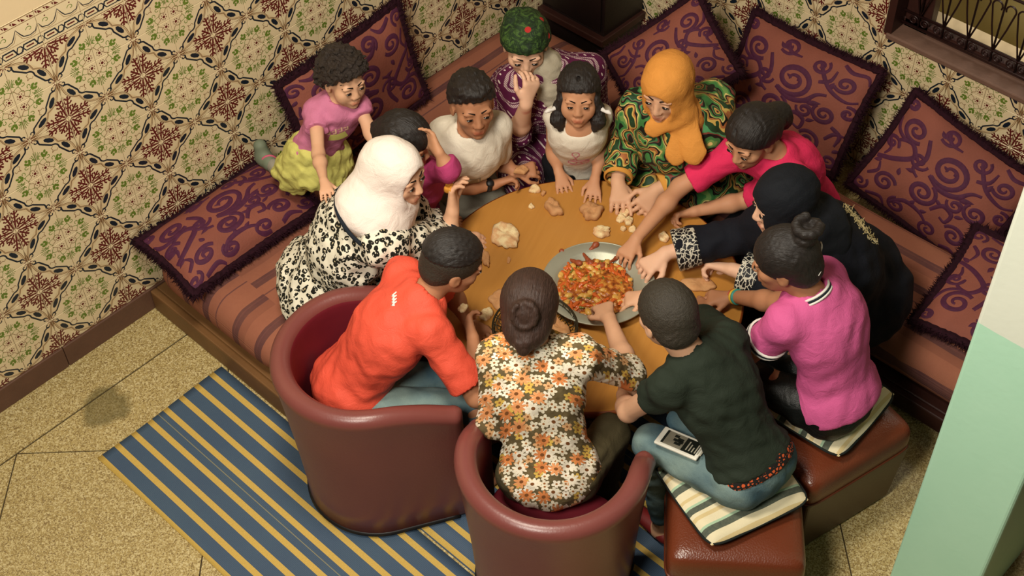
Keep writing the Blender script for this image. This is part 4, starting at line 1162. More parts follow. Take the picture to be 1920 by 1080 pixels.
# ================================================================== the people
# joints as photo pixel and height; WORLD holds those set by where the floor, bench or table puts them
JOINTS = {
  'floral': {'s': 0.95, 'hd': (993, 578, 1.06), 'nk': (1000, 648, 0.93), 'ch': (1005, 735, 0.78), 'pv': (1030, 880, 0.5), 'shL': (935, 668, 0.9), 'shR': (1085, 668, 0.9), 'elL': (925, 790, 0.66), 'wrL': (975, 745, 0.54), 'tipL': (1010, 700, 0.53), 'elR': (1180, 700, 0.67), 'wrR': (1142, 598, 0.62), 'tipR': (1118, 548, 0.58), 'knL': (930, 745, 0.5), 'knR': (1144, 814, 0.47)},
  'orange': {'s': 0.88, 'hd': (850, 492, 0.97), 'nk': (800, 552, 0.87), 'ch': (722, 630, 0.72), 'pv': (655, 725, 0.48), 'shL': (755, 518, 0.83), 'shR': (808, 622, 0.82), 'elL': (845, 545, 0.62), 'wrL': (875, 600, 0.53), 'tipL': (900, 620, 0.52), 'elR': (893, 745, 0.6), 'wrR': (887, 635, 0.64), 'tipR': (872, 580, 0.66), 'knL': (850, 690, 0.48), 'knR': (893, 765, 0.455)},
  'hijab': {'s': 1.03, 'hd': (742, 325, 1.03), 'nk': (705, 390, 0.9), 'ch': (658, 450, 0.7), 'pv': (616, 530, 0.45), 'shL': (715, 350, 0.84), 'shR': (715, 460, 0.84), 'elL': (800, 420, 0.62), 'wrL': (850, 440, 0.55), 'tipL': (890, 450, 0.53), 'elR': (835, 452, 0.6), 'wrR': (848, 400, 0.7), 'tipR': (848, 350, 0.78), 'knL': (790, 470, 0.4), 'knR': (770, 560, 0.4)},
  'girlpink': {'s': 0.75, 'hd': (762, 266, 0.9), 'nk': (770, 312, 0.78), 'ch': (778, 355, 0.64), 'pv': (772, 408, 0.39), 'shL': (803, 320, 0.765), 'shR': (766, 334, 0.76), 'elL': (842, 320, 0.85), 'wrL': (824, 288, 0.92), 'tipL': (806, 252, 0.965), 'elR': (780, 410, 0.56), 'wrR': (820, 420, 0.53), 'tipR': (850, 415, 0.52), 'knL': (850, 390, 0.36), 'knR': (830, 430, 0.36)},
  'boywhite': {'s': 0.85, 'hd': (886, 195, 0.95), 'nk': (880, 245, 0.83), 'ch': (875, 290, 0.68), 'pv': (855, 332, 0.4), 'shR': (834, 250, 0.765), 'shL': (930, 238, 0.77), 'elR': (868, 348, 0.58), 'wrR': (925, 347, 0.56), 'tipR': (975, 328, 0.57), 'elL': (932, 298, 0.58), 'wrL': (965, 322, 0.56), 'tipL': (995, 318, 0.56), 'knR': (870, 395, 0.42), 'knL': (950, 340, 0.42)},
  'granny': {'s': 0.97, 'hd': (985, 85, 0.94), 'nk': (1022, 128, 0.83), 'ch': (1030, 182, 0.64), 'pv': (1030, 265, 0.36), 'shR': (962, 158, 0.76), 'shL': (1100, 135, 0.77), 'elR': (972, 250, 0.6), 'wrR': (986, 196, 0.83), 'tipR': (1000, 148, 0.925), 'elL': (1112, 215, 0.52), 'wrL': (1120, 262, 0.5), 'tipL': (1125, 290, 0.48), 'knR': (965, 310, 0.4), 'knL': (1060, 330, 0.4)},
  'girlwhite': {'s': 0.7, 'hd': (1085, 178, 0.91), 'nk': (1085, 228, 0.8), 'ch': (1083, 258, 0.69), 'pv': (1080, 302, 0.482), 'shR': (1040, 218, 0.77), 'shL': (1128, 215, 0.77), 'elR': (1037, 280, 0.6), 'wrR': (1047, 320, 0.545), 'tipR': (1056, 350, 0.52), 'elL': (1130, 275, 0.6), 'wrL': (1116, 333, 0.55), 'tipL': (1112, 370, 0.52), 'knR': (1060, 350, 0.3), 'knL': (1110, 350, 0.3)},
  'orangehijab': {'s': 1.0, 'hd': (1250, 165, 1.03), 'nk': (1278, 215, 0.9), 'ch': (1285, 255, 0.73), 'pv': (1310, 310, 0.445), 'shR': (1200, 205, 0.82), 'shL': (1336, 190, 0.8), 'elR': (1168, 290, 0.6), 'wrR': (1158, 338, 0.575), 'tipR': (1164, 394, 0.535), 'elL': (1310, 320, 0.62), 'wrL': (1232, 354, 0.575), 'tipL': (1200, 394, 0.54), 'knR': (1180, 340, 0.4), 'knL': (1290, 370, 0.4)},
  'redgirl': {'s': 0.87, 'hd': (1408, 258, 0.9), 'nk': (1452, 285, 0.81), 'ch': (1478, 310, 0.66), 'pv': (1502, 372, 0.4), 'shR': (1384, 284, 0.79), 'shL': (1490, 335, 0.75), 'elR': (1275, 350, 0.66), 'wrR': (1194, 446, 0.6), 'tipR': (1158, 498, 0.555), 'elL': (1400, 375, 0.55), 'wrL': (1305, 396, 0.54), 'tipL': (1245, 408, 0.53), 'knR': (1330, 360, 0.4), 'knL': (1380, 410, 0.4)},
  'blackhijab': {'s': 1.05, 'hd': (1468, 378, 1.02), 'nk': (1515, 430, 0.9), 'ch': (1555, 475, 0.72), 'pv': (1588, 526, 0.45), 'shR': (1466, 404, 0.81), 'shL': (1528, 478, 0.765), 'elR': (1390, 440, 0.66), 'wrR': (1250, 474, 0.605), 'tipR': (1180, 522, 0.555), 'elL': (1478, 540, 0.59), 'wrL': (1375, 506, 0.588), 'tipL': (1325, 494, 0.556), 'knR': (1440, 500, 0.4), 'knL': (1450, 600, 0.4)},
  'polo': {'s': 0.92, 'hd': (1470, 488, 1.08), 'nk': (1520, 550, 0.97), 'ch': (1555, 620, 0.81), 'pv': (1570, 740, 0.56), 'shL': (1475, 605, 0.91), 'shR': (1545, 520, 0.91), 'elL': (1388, 678, 0.62), 'wrL': (1322, 590, 0.54), 'tipL': (1290, 550, 0.52), 'elR': (1462, 567, 0.69), 'wrR': (1375, 556, 0.555), 'tipR': (1300, 560, 0.53), 'knL': (1420, 720, 0.5), 'knR': (1440, 640, 0.48)},
  'blackboy': {'s': 0.88, 'hd': (1250, 592, 1.04), 'nk': (1295, 660, 0.94), 'ch': (1350, 740, 0.78), 'pv': (1410, 872, 0.555), 'shL': (1255, 725, 0.88), 'shR': (1365, 640, 0.88), 'elL': (1178, 772, 0.64), 'wrL': (1168, 742, 0.565), 'tipL': (1182, 708, 0.535), 'elR': (1285, 580, 0.66), 'wrR': (1215, 552, 0.58), 'tipR': (1160, 565, 0.54), 'knL': (1222, 830, 0.52), 'knR': (1288, 788, 0.525)},
  'toddler': {'s': 0.6, 'hd': (645, 148, 1.02), 'nk': (630, 190, 0.92), 'ch': (622, 220, 0.82), 'pv': (592, 285, 0.64), 'shR': (592, 212, 0.88), 'shL': (672, 198, 0.88), 'elR': (597, 290, 0.84), 'wrR': (607, 338, 0.86), 'tipR': (615, 370, 0.855), 'elL': (692, 240, 0.83), 'wrL': (703, 275, 0.8), 'tipL': (710, 300, 0.78), 'knR': (548, 340, 0.45), 'knL': (625, 345, 0.42), 'anR': (500, 300, 0.45), 'anL': (568, 318, 0.425)},
}
WORLD = {
  'floral': {'knL': (2.2, 1.74, 0.405)},
  'orange': {'knL': (2.22, 1.42, 0.4)},
  'hijab': {'knL': (1.955, 1.05, 0.36), 'knR': (2.055, 1.05, 0.36)},
  'girlpink': {'knL': (1.72, 0.93, 0.37), 'knR': (1.815, 0.93, 0.37)},
  'boywhite': {'knL': (1.515, 0.94, 0.375), 'knR': (1.6, 0.93, 0.375)},
  'granny': {'pv': (0.98, 0.62, 0.44), 'knR': (1.33, 0.868, 0.375), 'knL': (1.1, 0.872, 0.375), 'elL': (0.98, 0.93, 0.55), 'wrL': (0.92, 0.98, 0.37), 'tipL': (0.9, 1.06, 0.33)},
  'girlwhite': {'knL': (1.205, 1.085, 0.26), 'knR': (1.27, 1.02, 0.26), 'anL': (1.2, 1.09, 0.07), 'anR': (1.27, 1.015, 0.07)},
  'orangehijab': {'knR': (1.11, 1.27, 0.365), 'knL': (1.11, 1.43, 0.365)},
  'redgirl': {'knR': (1.11, 1.65, 0.375), 'knL': (1.11, 1.79, 0.375)},
  'blackhijab': {'knR': (1.13, 2.06, 0.385), 'knL': (1.13, 2.21, 0.385)},
  'polo': {'knL': (1.655, 2.13, 0.545), 'knR': (1.505, 2.12, 0.54)},
  'blackboy': {'anL': (2.02, 2.15, 0.08), 'anR': (1.87, 2.15, 0.08)},
}
# ------------------------------------------------------------------ cloth
def cloth(name, c, rough=.85, var=.10, weave=380, sheen=0):
    t = NT(name, rough, .25); v = t.coord('pat'); n = t.noise(v, 12, 4)
    t.base(t.mix(n.outputs[0], tuple(q*(1-var) for q in c[:3])+(1,), tuple(min(1, q*(1+var)) for q in c[:3])+(1,)))
    t.bump(t.math('ADD', t.noise(v, weave, 2).outputs[0], t.math('MULTIPLY', t.noise(v, 22, 3, .5, 1.0).outputs[0], 4)), .30, .005)
    return t
cloth('orange_jersey', srgb(216, 82, 60), .6); cloth('white_cotton', srgb(214, 204, 186)); cloth('magenta_cotton', srgb(168, 58, 104)); cloth('hot_pink', srgb(214, 44, 88))
cloth('polo_pink', srgb(200, 88, 140), .75, .06); cloth('charcoal_green', srgb(34, 42, 32)); cloth('olive_twill', srgb(70, 62, 40)); cloth('black_cloth', srgb(14, 14, 18), .8); cloth('navy_black', srgb(13, 15, 24), .85)
cloth('grey_cloth', srgb(150, 144, 128)); cloth('white_scarf', srgb(232, 218, 206), .8, .03); cloth('orange_scarf', srgb(204, 136, 60), .8, .06); cloth('black_scarf', srgb(15, 18, 24), .8)
cloth('toddler_pink', srgb(190, 112, 142)); cloth('lime_skirt', srgb(196, 190, 104), .85, .14); cloth('grey_scarf', srgb(160, 150, 130)); cloth('trim_navy', srgb(24, 30, 38)); cloth('trim_white', srgb(220, 214, 206)); cloth('orange_cuff', srgb(200, 140, 60))
cloth('black_shiny', srgb(15, 17, 16), .4)
t = NT('denim', .85, .25); v = t.coord('pat')
n = t.noise(v, 5, 4); fine = t.noise(t.vmath('MULTIPLY', v, (400, 90, 400)), 1.2, 2)
c = t.mix(t.ramp(n.outputs[0], [(.35, (0, 0, 0, 1)), (.68, (1, 1, 1, 1))]), srgb(64, 92, 104), srgb(142, 162, 152))
t.base(t.mix(t.math('MULTIPLY', fine.outputs[0], .35), c, srgb(44, 62, 76))); t.bump(t.math('ADD', fine.outputs[0], t.math('MULTIPLY', t.noise(v, 20, 3, .5, 1).outputs[0], 3)), .3, .004)
# leopard print
t = NT('leopard', .85, .2); v = t.coord()
wv = t.vmath('ADD', v, t.vmath('SCALE', t.vmath('SUBTRACT', t.noise(v, 30, 2).outputs['Color'], (.5, .5, .5)), .020))
vo = t.voro(wv, 50, 'F1', .9); d = vo.outputs['Distance']
brk = t.noise(v, 90, 2).outputs[0]
ring = t.math('MULTIPLY', t.math('GREATER_THAN', d, .15), t.math('LESS_THAN', d, .50))
ring = t.math('MULTIPLY', ring, t.math('GREATER_THAN', brk, .39))
t.base(t.mix(ring, t.mix(t.math('LESS_THAN', d, .15), srgb(220, 213, 192), srgb(184, 168, 132)), srgb(26, 26, 20)))
t.bump(t.noise(v, 16, 3).outputs[0], .3, .01)
# floral blouse: two layers of petalled flowers on olive
t = NT('floral', .85, .2); v = t.coord('pat')
px, py, pz = t.sep(v)
def flowers(scale, npet, r0, amp, cent, off):
    v2 = t.vmath('ADD', t.comb(px, t.math('ADD', py, pz), 0), (off, off*.7, 0))
    vo = t.voro(v2, scale, 'F1', .75, '2D')
    loc = t.vmath('SCALE', t.vmath('SUBTRACT', v2, vo.outputs['Position']), scale)
    lx, ly, _ = t.sep(loc); ang = t.math('ARCTAN2', ly, lx); r = t.math('SQRT', t.math('ADD', t.math('MULTIPLY', lx, lx), t.math('MULTIPLY', ly, ly)))
    rc, gc, bc = t.sep(vo.outputs['Color'])
    pet = t.math('ABSOLUTE', t.math('COSINE', t.math('ADD', t.math('MULTIPLY', ang, npet/2), t.math('MULTIPLY', rc, 6))))
    rad = t.math('ADD', r0, t.math('MULTIPLY', pet, amp))
    return t.math('LESS_THAN', r, rad), t.math('LESS_THAN', r, cent), rc, gc
zone = t.noise(v, 7, 2).outputs[0]
col = t.mix(t.noise(v, 60, 2).outputs[0], srgb(78, 66, 42), srgb(116, 100, 68))
m1, c1, r1, g1 = flowers(34, 5, .26, .30, .13, 3.1)
small = t.ramp(r1, [(0, srgb(226, 216, 190)), (.62, srgb(238, 228, 208)), (.75, srgb(216, 168, 118)), (.9, srgb(206, 170, 80))], 'CONSTANT')
col = t.mix(m1, col, small); col = t.mix(c1, col, srgb(150, 96, 50))
m2, c2, r2, g2 = flowers(19, 9, .22, .28, .12, 7.7)
big = t.ramp(t.math('ADD', t.math('MULTIPLY', r2, .55), t.math('MULTIPLY', zone, .55)), [(0, srgb(228, 218, 196)), (.50, srgb(222, 150, 96)), (.68, srgb(208, 128, 72)), (.82, srgb(210, 176, 84))], 'CONSTANT')
keepm = t.math('MULTIPLY', m2, t.math('GREATER_THAN', g2, .30))
col = t.mix(keepm, col, big); col = t.mix(t.math('MULTIPLY', c2, t.math('GREATER_THAN', g2, .30)), col, srgb(120, 74, 38))
t.base(col); t.bump(t.noise(v, 18, 3, .5, 1).outputs[0], .35, .012)
# paisley swirl robe
t = NT('paisley', .6, .3); v = t.coord()
wv = t.vmath('ADD', v, t.vmath('SCALE', t.vmath('SUBTRACT', t.noise(v, 9, 2).outputs['Color'], (.5, .5, .5)), .16))
vo = t.voro(t.vmath('MULTIPLY', wv, (1, 1, .8)), 11, 'SMOOTH_F1', .9); d = vo.outputs['Distance']
ang = t.noise(wv, 6, 1).outputs[0]
f = t.math('FRACT', t.math('ADD', t.math('MULTIPLY', d, 3.2), t.math('MULTIPLY', ang, 2.2)))
col = t.ramp(f, [(0, srgb(18, 24, 16)), (.16, srgb(60, 118, 62)), (.30, srgb(104, 142, 74)), (.40, srgb(206, 184, 112)), (.47, srgb(20, 24, 18)), (.56, srgb(168, 104, 58)), (.64, srgb(198, 164, 84)), (.72, srgb(34, 62, 36)), (.86, srgb(70, 134, 84)), (.94, srgb(120, 60, 48))], 'CONSTANT')
t.base(col); t.bump(t.noise(v, 14, 3).outputs[0], .3, .012)
# plum robe with dashed pale bands and dots
t = NT('plum_bands', .8, .25); v = t.coord('pat')
wx = t.noise(v, 5, 2).outputs[0]; px, py, pz = t.sep(v)
yy = t.math('ADD', py, t.math('MULTIPLY', wx, .006)); xx = t.math('ADD', px, t.math('MULTIPLY', pz, .6))
fy = t.math('FRACT', t.math('DIVIDE', yy, .032)); fx = t.math('FRACT', t.math('DIVIDE', xx, .026))
dash = t.math('GREATER_THAN', t.math('FRACT', t.math('DIVIDE', xx, .0065)), .30)
l1 = t.math('LESS_THAN', t.math('ABSOLUTE', t.math('SUBTRACT', fy, .10)), .075); l2 = t.math('LESS_THAN', t.math('ABSOLUTE', t.math('SUBTRACT', fy, .30)), .055)
band = t.math('MULTIPLY', t.math('MAXIMUM', l1, l2), dash)
dx = t.math('SUBTRACT', fx, .5); dy = t.math('MULTIPLY', t.math('SUBTRACT', fy, .67), 1.33)
dot = t.math('LESS_THAN', t.math('ADD', t.math('MULTIPLY', dx, dx), t.math('MULTIPLY', dy, dy)), .022)
col = t.mix(band, t.mix(t.noise(v, 40, 2).outputs[0], srgb(70, 14, 50), srgb(96, 26, 66)), srgb(186, 160, 160))
t.base(t.mix(dot, col, srgb(214, 196, 190))); t.bump(t.noise(v, 16, 3).outputs[0], .3, .012)
# green printed headscarf
t = NT('green_scarf', .75, .3); v = t.coord('pat')
n = t.noise(v, 34, 4, .7, 1.5); r = t.voro(v, 26).outputs['Distance']
col = t.ramp(n.outputs[0], [(.32, srgb(12, 24, 12)), (.50, srgb(30, 50, 22)), (.62, srgb(66, 94, 38)), (.74, srgb(20, 36, 16))])
spot = t.math('MULTIPLY', t.math('LESS_THAN', t.voro(v, 17, 'F1', 1).outputs['Distance'], .20), t.math('GREATER_THAN', t.sep(t.voro(v, 17, 'F1', 1).outputs['Color'])[0], .55))
t.base(t.mix(spot, col, srgb(168, 34, 30))); t.bump(n.outputs[0], .3, .006)
# silver embroidery on black
t = NT('embroidery', .6, .4); v = t.coord()
wv = t.vmath('ADD', v, t.vmath('SCALE', t.vmath('SUBTRACT', t.noise(v, 50, 2).outputs['Color'], (.5, .5, .5)), .018))
d = t.voro(t.vmath('MULTIPLY', wv, (1, 1, .45)), 70, 'DISTANCE_TO_EDGE', .9).outputs['Distance']
t.base(t.mix(t.math('LESS_THAN', d, .075), srgb(10, 11, 16), srgb(196, 190, 172)))
plain('gold_thread', srgb(176, 158, 112), .5, .5, .3, 200)

# ------------------------------------------------------------------ garment volumes
def hem(f, drop, big=.4):
    """cuts a shirt off below the hips"""
    p = f.J['pv']-f.U*drop; return HALF(p, -f.U, f.J['pv']-big, f.J['pv']+big, 's', .006)
def top(f, name, mat, sl=(.8, .8), g=.013, drop=.03, amp=.003, wl=.08, seed=1, flare=.006, extra=(), cut=True, vox=.0062):
    P = f.torso(g, .04)
    for q, h in zip('LR', sl):
        if h > 0: P += f.arm(q, g*.8, 0, h, .025, flare)
    P += list(extra)
    if cut: P.append(hem(f, drop))
    # neck hole
    j = f.J; P.append(RC(j['nk']+f.U*.02*f.s, f.H(0, -.02, -.05), .050*f.s, .058*f.s, .006, op='s'))
    return f.garment(name, mat, P, vox, amp, wl, seed)
def trousers(f, mat, g=.007, hi=1.9, amp=.004, seed=4, name='trousers'):
    A = np.array([f.R, f.F, f.U]); P = [EL(f.J['pv'], A, A3((.152, .120, .114))*f.s*f.bulk+g, .03)]+f.legs(g, hi)
    return f.garment(name, mat, P, .0065, amp, .09, seed)
def robe(f, mat, sl=(1.8, 1.8), g=.020, amp=.006, seed=2, skirt=True, name='robe', flare=.012, extra=()):
    j = f.J; P = f.torso(g, .05); A = np.array([f.R, f.F, f.U])
    for q, h in zip('LR', sl): P += f.arm(q, g*.9, 0, h, .03, flare)
    if skirt:
        sc = f.s; P.append(EL(j['pv']-f.U*.01, A, A3((.175, .150, .100))*sc*f.bulk+g*.5, .06))
        for q in 'LR':
            P.append(RC(f.hip[q], j['kn'+q], .105*sc*f.bulk, .085*sc, .06)); P.append(RC(j['kn'+q], j['an'+q], .085*sc, .075*sc, .05))
        P.append(RC(j['pv'], j['pv']*.35+(j['knL']+j['knR'])*.325, .10*sc, .065*sc, .06))
    P += list(extra)
    P.append(RC(j['nk']+f.U*.02*f.s, f.H(0, -.02, -.05), .050*f.s, .058*f.s, .006, op='s'))
    return f.garment(name, mat, P, .0066, amp, .10, seed)
def hijab(f, mat, g=.014, open_=(.050, .050, .077), oc=(0, .090, -.026), extra=(), amp=.0022, seed=5, sh=.10, drape=1.0):
    j = f.J; h = f.hel; A = np.array([f.R, f.F, f.U])
    P = [h((0, -.014, .030), (.074+g, .093+g, .084+g), .01), h((0, .020, -.035), (.066+g, .060+g, .080), .02), h((0, -.05, -.05), (.068, .055, .07), .03)]
    P.append(RC(f.H(0, -.012, -.07), j['nk']+f.F*.01, .066*f.hs, .085*f.s*drape, .04)); P.append(EL(j['nk']-f.U*.005, A, A3((sh, sh*.85, .045))*f.s*drape, .04))
    P.append(h(oc, open_, .010, 's'))
    P += list(extra)
    return blob_mesh('headscarf', P, .0052, mat, f.root, wrinkle(seed, amp, .075, 6, (1, 1, .35)), (j['hd'], f.Rh, f.Fh, f.Uh))
def ring_band(f, name, mat, c, axis, r, wd, par=None, squash=1.0):
    """flat bracelet, cuff or strap round a limb"""
    c = A3(c); d = nrm(axis); x = nrm(np.cross(d, (0, 0, 1.0) if abs(d[2]) < .9 else (1, 0, 0))); y = np.cross(d, x); n = 28; V = []
    for (rr, o) in ((r-.004, -wd/2), (r+.0015, -wd/2), (r+.003, 0), (r+.0015, wd/2), (r-.004, wd/2)):
        for k in range(n):
            a = 2*math.pi*k/n; V.append(c+rr*(math.cos(a)*x+squash*math.sin(a)*y)+d*o)
    F = [(i*n+k, i*n+(k+1) % n, (i+1)*n+(k+1) % n, (i+1)*n+k) for i in range(4) for k in range(n)]
    return mesh_obj(name, V, F, [mat], f.root if par is None else par, True, None, np.array(f.root.location))
def sleeve_band(f, q, t_, name, mat, wd, g, seg=0):
    a, b = (f.J['sh'+q], f.J['el'+q]) if seg == 0 else (f.J['el'+q], f.J['wr'+q])
    return ring_band(f, name, mat, a+(b-a)*t_, b-a, g, wd)
def F_(key, hs, look, pitch, label, roll=0, bulk=1.0, base=0.0, ank=False, kid=0):
    d = dict(JOINTS[key]); sc = d.pop('s')
    if not ank: d.pop('anL', 0); d.pop('anR', 0)
    return Fig(d, sc, hs, look, pitch, label, roll, bulk, None, base, kid, WORLD.get(key))

from mathutils.bvhtree import BVHTree
def decal(f, obj, strokes, mat, wd=.004, side=1, name='print', lift=.0015):
    """prints strokes, given in metres right and up of the chest, onto a garment"""
    me = obj.data; O = A3(f.root.location)
    co = np.zeros(len(me.vertices)*3, np.float32); me.vertices.foreach_get('co', co); co = co.reshape(-1, 3)
    bv = BVHTree.FromPolygons([Vector(v) for v in co], [tuple(p.vertices) for p in me.polygons])
    mb = MB(); c = f.J['ch']-O
    for st in strokes:
        pts = []
        for k in range(len(st)-1):
            for q in np.linspace(0, 1, 5)[:-1 if k < len(st)-2 else None]: pts.append((st[k][0]+(st[k+1][0]-st[k][0])*q, st[k][1]+(st[k+1][1]-st[k][1])*q))
        L = []; ok = True
        for (x, y) in pts:
            p = c+f.R*x+f.U*y+f.F*.5*side; h = bv.ray_cast(Vector(p), Vector(-f.F*side))
            if h[0] is None: ok = False; break
            n = A3(h[1]); L.append(A3(h[0])+(n if n@f.F*side > 0 else -n)*lift)
        if not ok: continue
        V = []
        for i, p in enumerate(L):
            t_ = L[min(i+1, len(L)-1)]-L[max(i-1, 0)]; b = nrm(np.cross(t_, f.F)); V += [p+b*wd/2, p-b*wd/2]
        mb.add(V, [(2*i, 2*i+1, 2*i+3, 2*i+2) for i in range(len(L)-1)])
    return mb.build(name, [mat], f.root, True)
WR = wrinkle
# ---- woman in the floral blouse, back to us, hair rolled up
f = F_('floral', 1.0, (1012, 470), 22, 'woman in a floral blouse with dark hair pinned up, seated in a tub chair', base=.40)
f.body(MAT['skin_light'], dict(L=dict(curl=.4), R=dict(curl=.75, normal=(-.3, -.2, -1))))
f.face(MAT['hair_brown'])
ex = [f.hel((0, -.085, -.035), (.058, .045, .055), .03), f.hel((0, -.115, .040), (.040, .022, .042), .012)]
for k in range(10):
    a0, a1 = 5.6*k/10, 5.6*(k+1)/10
    q = lambda a: f.H(.030*math.sin(a)*(1+.03*a), -.122-.002*a, .040+.036*math.cos(a)*(1+.02*a))
    ex.append(RC(q(a0), q(a1), .011-.0003*k, None, .004))
ex += [RC(f.H(.045, -.06, -.02), f.H(.01, -.125, -.045), .020, .016, .012), RC(f.H(-.05, -.05, -.01), f.H(-.01, -.125, -.05), .020, .016, .012), RC(f.H(0, -.10, -.005), f.H(.0, -.118, -.075), .026, .020, .015)]
f.hair(MAT['hair_brown'], .012, extra=ex, line=(-.045, .45), noise=WR(3, .0012, .012))
top(f, 'blouse', MAT['floral'], (1.2, 1.12), .018, .30, .0035, .075, 7, .006, cut=False)
trousers(f, MAT['olive_twill'], .008, 1.9, .004, 3)

# ---- boy in the orange shirt
f = F_('orange', .97, (1060, 455), 18, 'boy in an orange-red T-shirt and denim shorts seated in a tub chair', base=.40)
f.body(MAT['skin_tan'], dict(L=dict(curl=.4), R=dict(curl=.85, normal=(-.6, .2, -.1))))
f.face(MAT['hair_short'])
f.hair(MAT['hair_short'], .007, line=(-.030, .55), noise=WR(4, .0012, .010))
f.hair(MAT['hair_black'], .012, line=(.055, .15), noise=WR(4, .002, .014), name='hair_top')
o = top(f, 'tshirt', MAT['orange_jersey'], (.8, .78), .020, .02, .0040, .075, 9, .014, cut=False)
dy = float(np.dot(f.J['nk']-f.J['ch'], f.U))
decal(f, o, [[(-.012+.010*k, dy-.030-.004*k), (-.010+.010*k, dy-.048-.004*k), (-.004+.010*k, dy-.040-.004*k)] for k in range(4)], MAT['trim_white'], .0055, -1, 'neck_mark', .002)
trousers(f, MAT['denim'], .008, 1.0, .004, 3, 'denim_shorts')

# ---- woman in the white headscarf
f = F_('hijab', 1.0, (930, 400), 6, 'woman in a white headscarf and leopard print dress eating with her hand raised', bulk=1.09, base=.28)
f.body(MAT['skin_light'], dict(L=dict(curl=.4), R=dict(curl=.75, normal=(-.5, .5, .1))), legs=True)
f.face(MAT['hair_brown'])
robe(f, MAT['leopard'], (1.2, .92), .024, .008, 12, True, 'dress', .014)
sleeve_band(f, 'R', .93, 'cuff_trim', MAT['trim_navy'], .022, .078)
hijab(f, MAT['white_scarf'], .014, oc=(0, .120, -.022), open_=(.066, .085, .090), sh=.118, drape=1.12, amp=.0012,
      extra=[RC(f.H(0, -.055, -.005), f.J['nk']-f.F*.035, .070, .100, .05), RC(f.H(-.03, -.01, -.06), f.J['nk']+f.F*.02, .058, .095, .05), RC(f.H(-.01, .045, -.125), f.J['nk']+f.F*.12-f.U*.06, .034, .030, .03), RC(f.H(.03, .02, -.12), f.J['nk']+f.F*.06+f.R*.06-f.U*.05, .04, .035, .04)])
A = f.J['nk']-f.U*.048
pts = [A+f.R*.150*math.cos(a)+f.F*(.135*math.sin(a)+.0)+f.U*(-.035*math.sin(a)) for a in np.linspace(0, 2*math.pi, 40)[:-1]]
mb = MB(); mb.tube(pts, .007, 8, 0, True); mb.build('neckline_trim', [MAT['trim_navy']], f.root, True, np.array(f.root.location))

# ---- girl in magenta behind her, hand to her hair
f = F_('girlpink', .92, (960, 320), 12, 'girl in a magenta top hidden behind the white headscarf, hand at her hair', bulk=.92, kid=1, base=.28)
f.body(MAT['skin_mid'], dict(L=dict(curl=.5, normal=(.6, -.3, .2)), R=dict(curl=.4)))
f.face(MAT['hair_black'])
f.hair(MAT['hair_black'], .016, line=(-.01, .55), noise=WR(6, .002, .02), extra=[f.hel((0, -.06, -.04), (.06, .05, .08), .03), f.hel((0, -.10, .01), (.04, .05, .04), .03)])
top(f, 'long_sleeve_top', MAT['magenta_cotton'], (1.55, 1.75), .014, .04, .004, .09, 4, .008, cut=False)
trousers(f, MAT['grey_cloth'], .008, 1.9)

# ---- boy in the white T-shirt
f = F_('boywhite', .97, (975, 420), 2, 'boy in a white T-shirt with a black wristwatch, tearing bread', base=.28)
f.body(MAT['skin_tan'], dict(L=dict(curl=.95, normal=(.3, -.6, -.6)), R=dict(curl=.95, normal=(-.3, .6, -.6))))
f.face(MAT['hair_black'])
f.hair(MAT['hair_black'], .013, line=(.022, .62), noise=WR(8, .004, .022), extra=[f.hel((.0, .02, .10), (.06, .065, .025), .02)])
o = top(f, 'tshirt', MAT['white_cotton'], (.85, .85), .017, .03, .0024, .075, 11, .012, cut=False)
decal(f, o, [[(.035, .045-.012*k), (.050, .047-.012*k)] for k in range(3)], MAT['trim_navy'], .005, 1, 'chest_mark')
decal(f, o, [[(-.035, .02), (.02, .02), (.02, -.035), (-.035, -.035), (-.035, .02)]]+[[(-.028, .008-.012*k), (.012, .008-.012*k)] for k in range(3)], MAT['grey_cloth'], .004, 1, 'chest_print')
trousers(f, MAT['grey_cloth'], .008, 1.9)
w_ = f.J['wrR']; d = nrm(f.J['wrR']-f.J['elR'])
ring_band(f, 'watch_strap', MAT['black_plastic'], w_-d*.018, d, .0255*f.s+.0015, .018)
up = nrm(A3((.35, .4, .85))-d*np.dot(d, (.35, .4, .85)))
o = blob_mesh('watch_face', [RC(w_-d*.018+up*.024, w_-d*.018+up*.028, .015, None, .004, (up, .5))], .0025, MAT['black_plastic'], f.root)
p0 = f.J['ch']+f.F*.112*f.s+f.U*.03

# ---- old woman in the green scarf
f = F_('granny', 1.0, (1000, 330), 18, 'old woman in a green printed headscarf and plum banded robe, hand at her mouth', bulk=1.12, base=.28)
f.body(MAT['skin_pale'], dict(L=dict(curl=.4), R=dict(curl=.85, normal=(-.3, -.9, .1))))
f.face(MAT['grey_scarf'])
f.hair(MAT['green_scarf'], .020, line=(.026, .42), noise=WR(2, .0022, .035), name='headscarf', extra=[f.hel((.035, -.05, .095), (.040, .045, .026), .02), f.hel((.055, .035, .060), (.020, .022, .028), .012), f.hel((0, -.09, .02), (.05, .04, .05), .02), f.hel((-.02, .0, .11), (.05, .05, .022), .02)])
robe(f, MAT['plum_bands'], (1.5, 1.0), .024, .004, 13, True, 'robe', .016)
blob_mesh('neck_scarf', [RC(f.H(0, -.03, -.06), f.J['nk'], .058, .075, .03), EL(f.J['nk']+f.F*.05-f.U*.03, np.array([f.R, f.F, f.U]), (.10, .09, .05), .03), RC(f.J['nk']+f.F*.08, f.J['ch']+f.F*.115+f.U*.06, .045, .030, .03)], .006, MAT['grey_scarf'], f.root, WR(3, .004, .05), f.frame)

